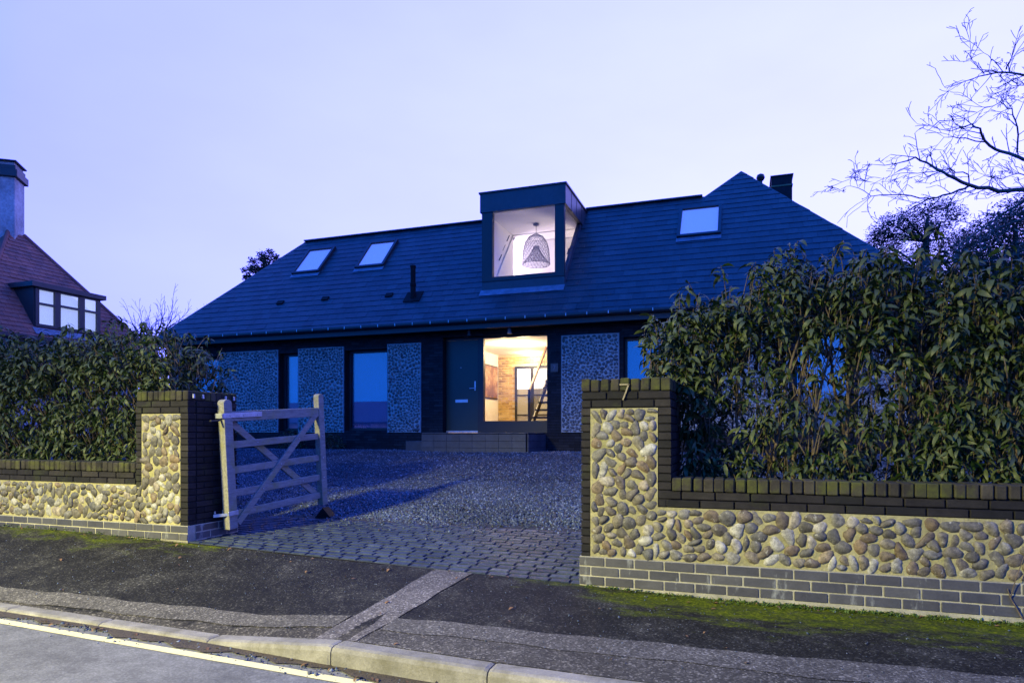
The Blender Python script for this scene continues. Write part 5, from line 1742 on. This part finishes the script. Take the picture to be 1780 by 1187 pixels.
leafy_tree(ev3, [(6.5, 14.2, -.7), (6.5, 14.2, .6), (6.6, 14.3, 1.6), (6.6, 14.2, 2.8)], [.16, .13, .10, .05], cl, 26000, .17, 34)
# conifer tip over the left hip
D = 24.0
cf = thing('conifer', 'dark conifer top showing above the left hip of the slate roof', 'tree', AT(455, 760, D))
cl = [(AT(px, py, D), r * D / F_) for px, py, r in [(470, 440, 8), (455, 446, 9), (462, 456, 12), (440, 455, 8), (437, 468, 10), (478, 450, 9), (450, 470, 14), (424, 470, 5), (470, 480, 16), (445, 490, 16), (430, 482, 9)]]
leafy_tree(cf, [AT(455, 800, D), AT(456, 560, D), AT(458, 480, D), AT(460, 442, D)], [.2, .16, .08, .02], cl, 3500, .10, 33)
# distant bare tree between the two houses
def far_bare(label, px, d, h_px, seed):
    t_ = thing('bare_tree', label, 'tree', AT(px, 752, d))
    rs = random.Random(seed)
    b0 = AT(px, 740, d)
    mb = MB()
    top = AT(px, 600, d)
    MB().tube([b0, (b0 + top) / 2 + Vector((.2, 0, 0)), top], [.22, .18, .14], 8).build('trunk', BARK, t_, smooth=True)
    H_ = h_px * d / F_
    for k in range(11):
        a = k * 2.4
        dv = Vector((math.cos(a) * .75, math.sin(a) * .75, 1)).normalized()
        twig_tree(mb, top - Vector((0, 0, .3 * (k % 3))), dv, H_ * rs.uniform(.6, .9), .05, 3, rs, .42, .05, .66, 5, .008)
    mb.build('twigs', BARK, t_, kind='stuff')
far_bare('small bare twiggy tree far off between the red roof and the slate roof', 268, 40, 66, 5)
far_bare('fan shaped bare tree rising close beside the left hip of the slate roof', 296, 42, 38, 6)
far_bare('bare twiggy tree top just above the left hip of the slate roof', 396, 40, 62, 8)

# ------------------------------------------------------------------ street lamp behind the viewpoint that lights the frontage
SLX, SLY, SLZ = -7.8, -5.0, 4.3
sl = thing('street_lamp', 'grey street lamp column lighting the pavement from across the road', 'street lamp', (SLX, SLY, -1.28))
MB().lathe((SLX, SLY, -1.28), [(.10, 0), (.09, 1.2), (.06, 1.25), (.045, 5.5)], 14).build('column', STEEL, sl)
MB().tube([(SLX, SLY, SLZ - .15), (SLX, SLY + .3, SLZ + .05), (SLX + .1, SLY + .9, SLZ + .12)], [.04, .035, .03], 10).build('bracket', STEEL, sl)
hd = MB().box(SLX - .05, SLX + .25, SLY + .85, SLY + 1.45, SLZ + .10, SLZ + .22).build('lantern', STEEL, sl, bevel=.03)
MB().box(SLX - .02, SLX + .22, SLY + .90, SLY + 1.40, SLZ + .085, SLZ + .098).build('lens', emit('lamp_lens', (1.0, .85, .5), 30), hd)
ld = bpy.data.lights.new('street_light', 'SPOT')
ld.energy = 21500
ld.color = (1.0, 0.90, 0.30)
ld.spot_size = R(114)
ld.spot_blend = 0.75
ld.shadow_soft_size = .38
lo = bpy.data.objects.new('street_light', ld)
link(lo, sl)
lo.location = (SLX + .1, SLY + 1.15, SLZ + .03)
dv = Vector((.34, .39, -.855))
lo.rotation_euler = dv.to_track_quat('-Z', 'Y').to_euler()

# ------------------------------------------------------------------ the bungalow across the road, seen only mirrored in the windows
for (bx0, bx1, lab) in ((-58, -24, 'long low bungalow across the road, mirrored in the tall windows left of the door'), (-17, 3, 'short low bungalow across the road, mirrored in the window right of the door')):
    ob = thing('bungalow', lab, 'house', ((bx0 + bx1) / 2, -26, -1.3), 'bungalows across the road')
    MB().box(bx0, bx1, -30, -23, -1.4, 1.0).build('wall', RENDER, ob)
    MB().raw([(bx0 - .5, -22.5, .95), (bx1 + .5, -22.5, .95), (bx1 + .5, -30.5, .95), (bx0 - .5, -30.5, .95), (bx0 + 2, -26.5, 3.0), (bx1 - 2, -26.5, 3.0)],
             [(0, 1, 5, 4), (1, 2, 5), (2, 3, 4, 5), (3, 0, 4), (0, 3, 2, 1)]).build('roof', LEAD, ob)
    x = bx0 + 2.5
    while x < bx1 - 3:
        w_ = MB().box(x, x + 1.8, -23.05, -22.96, -.4, .8).build('window', DARKPAINT, ob)
        MB().box(x + .1, x + 1.7, -22.96, -22.94, -.3, .7).build('pane', GLASSD, w_)
        x += 5.5
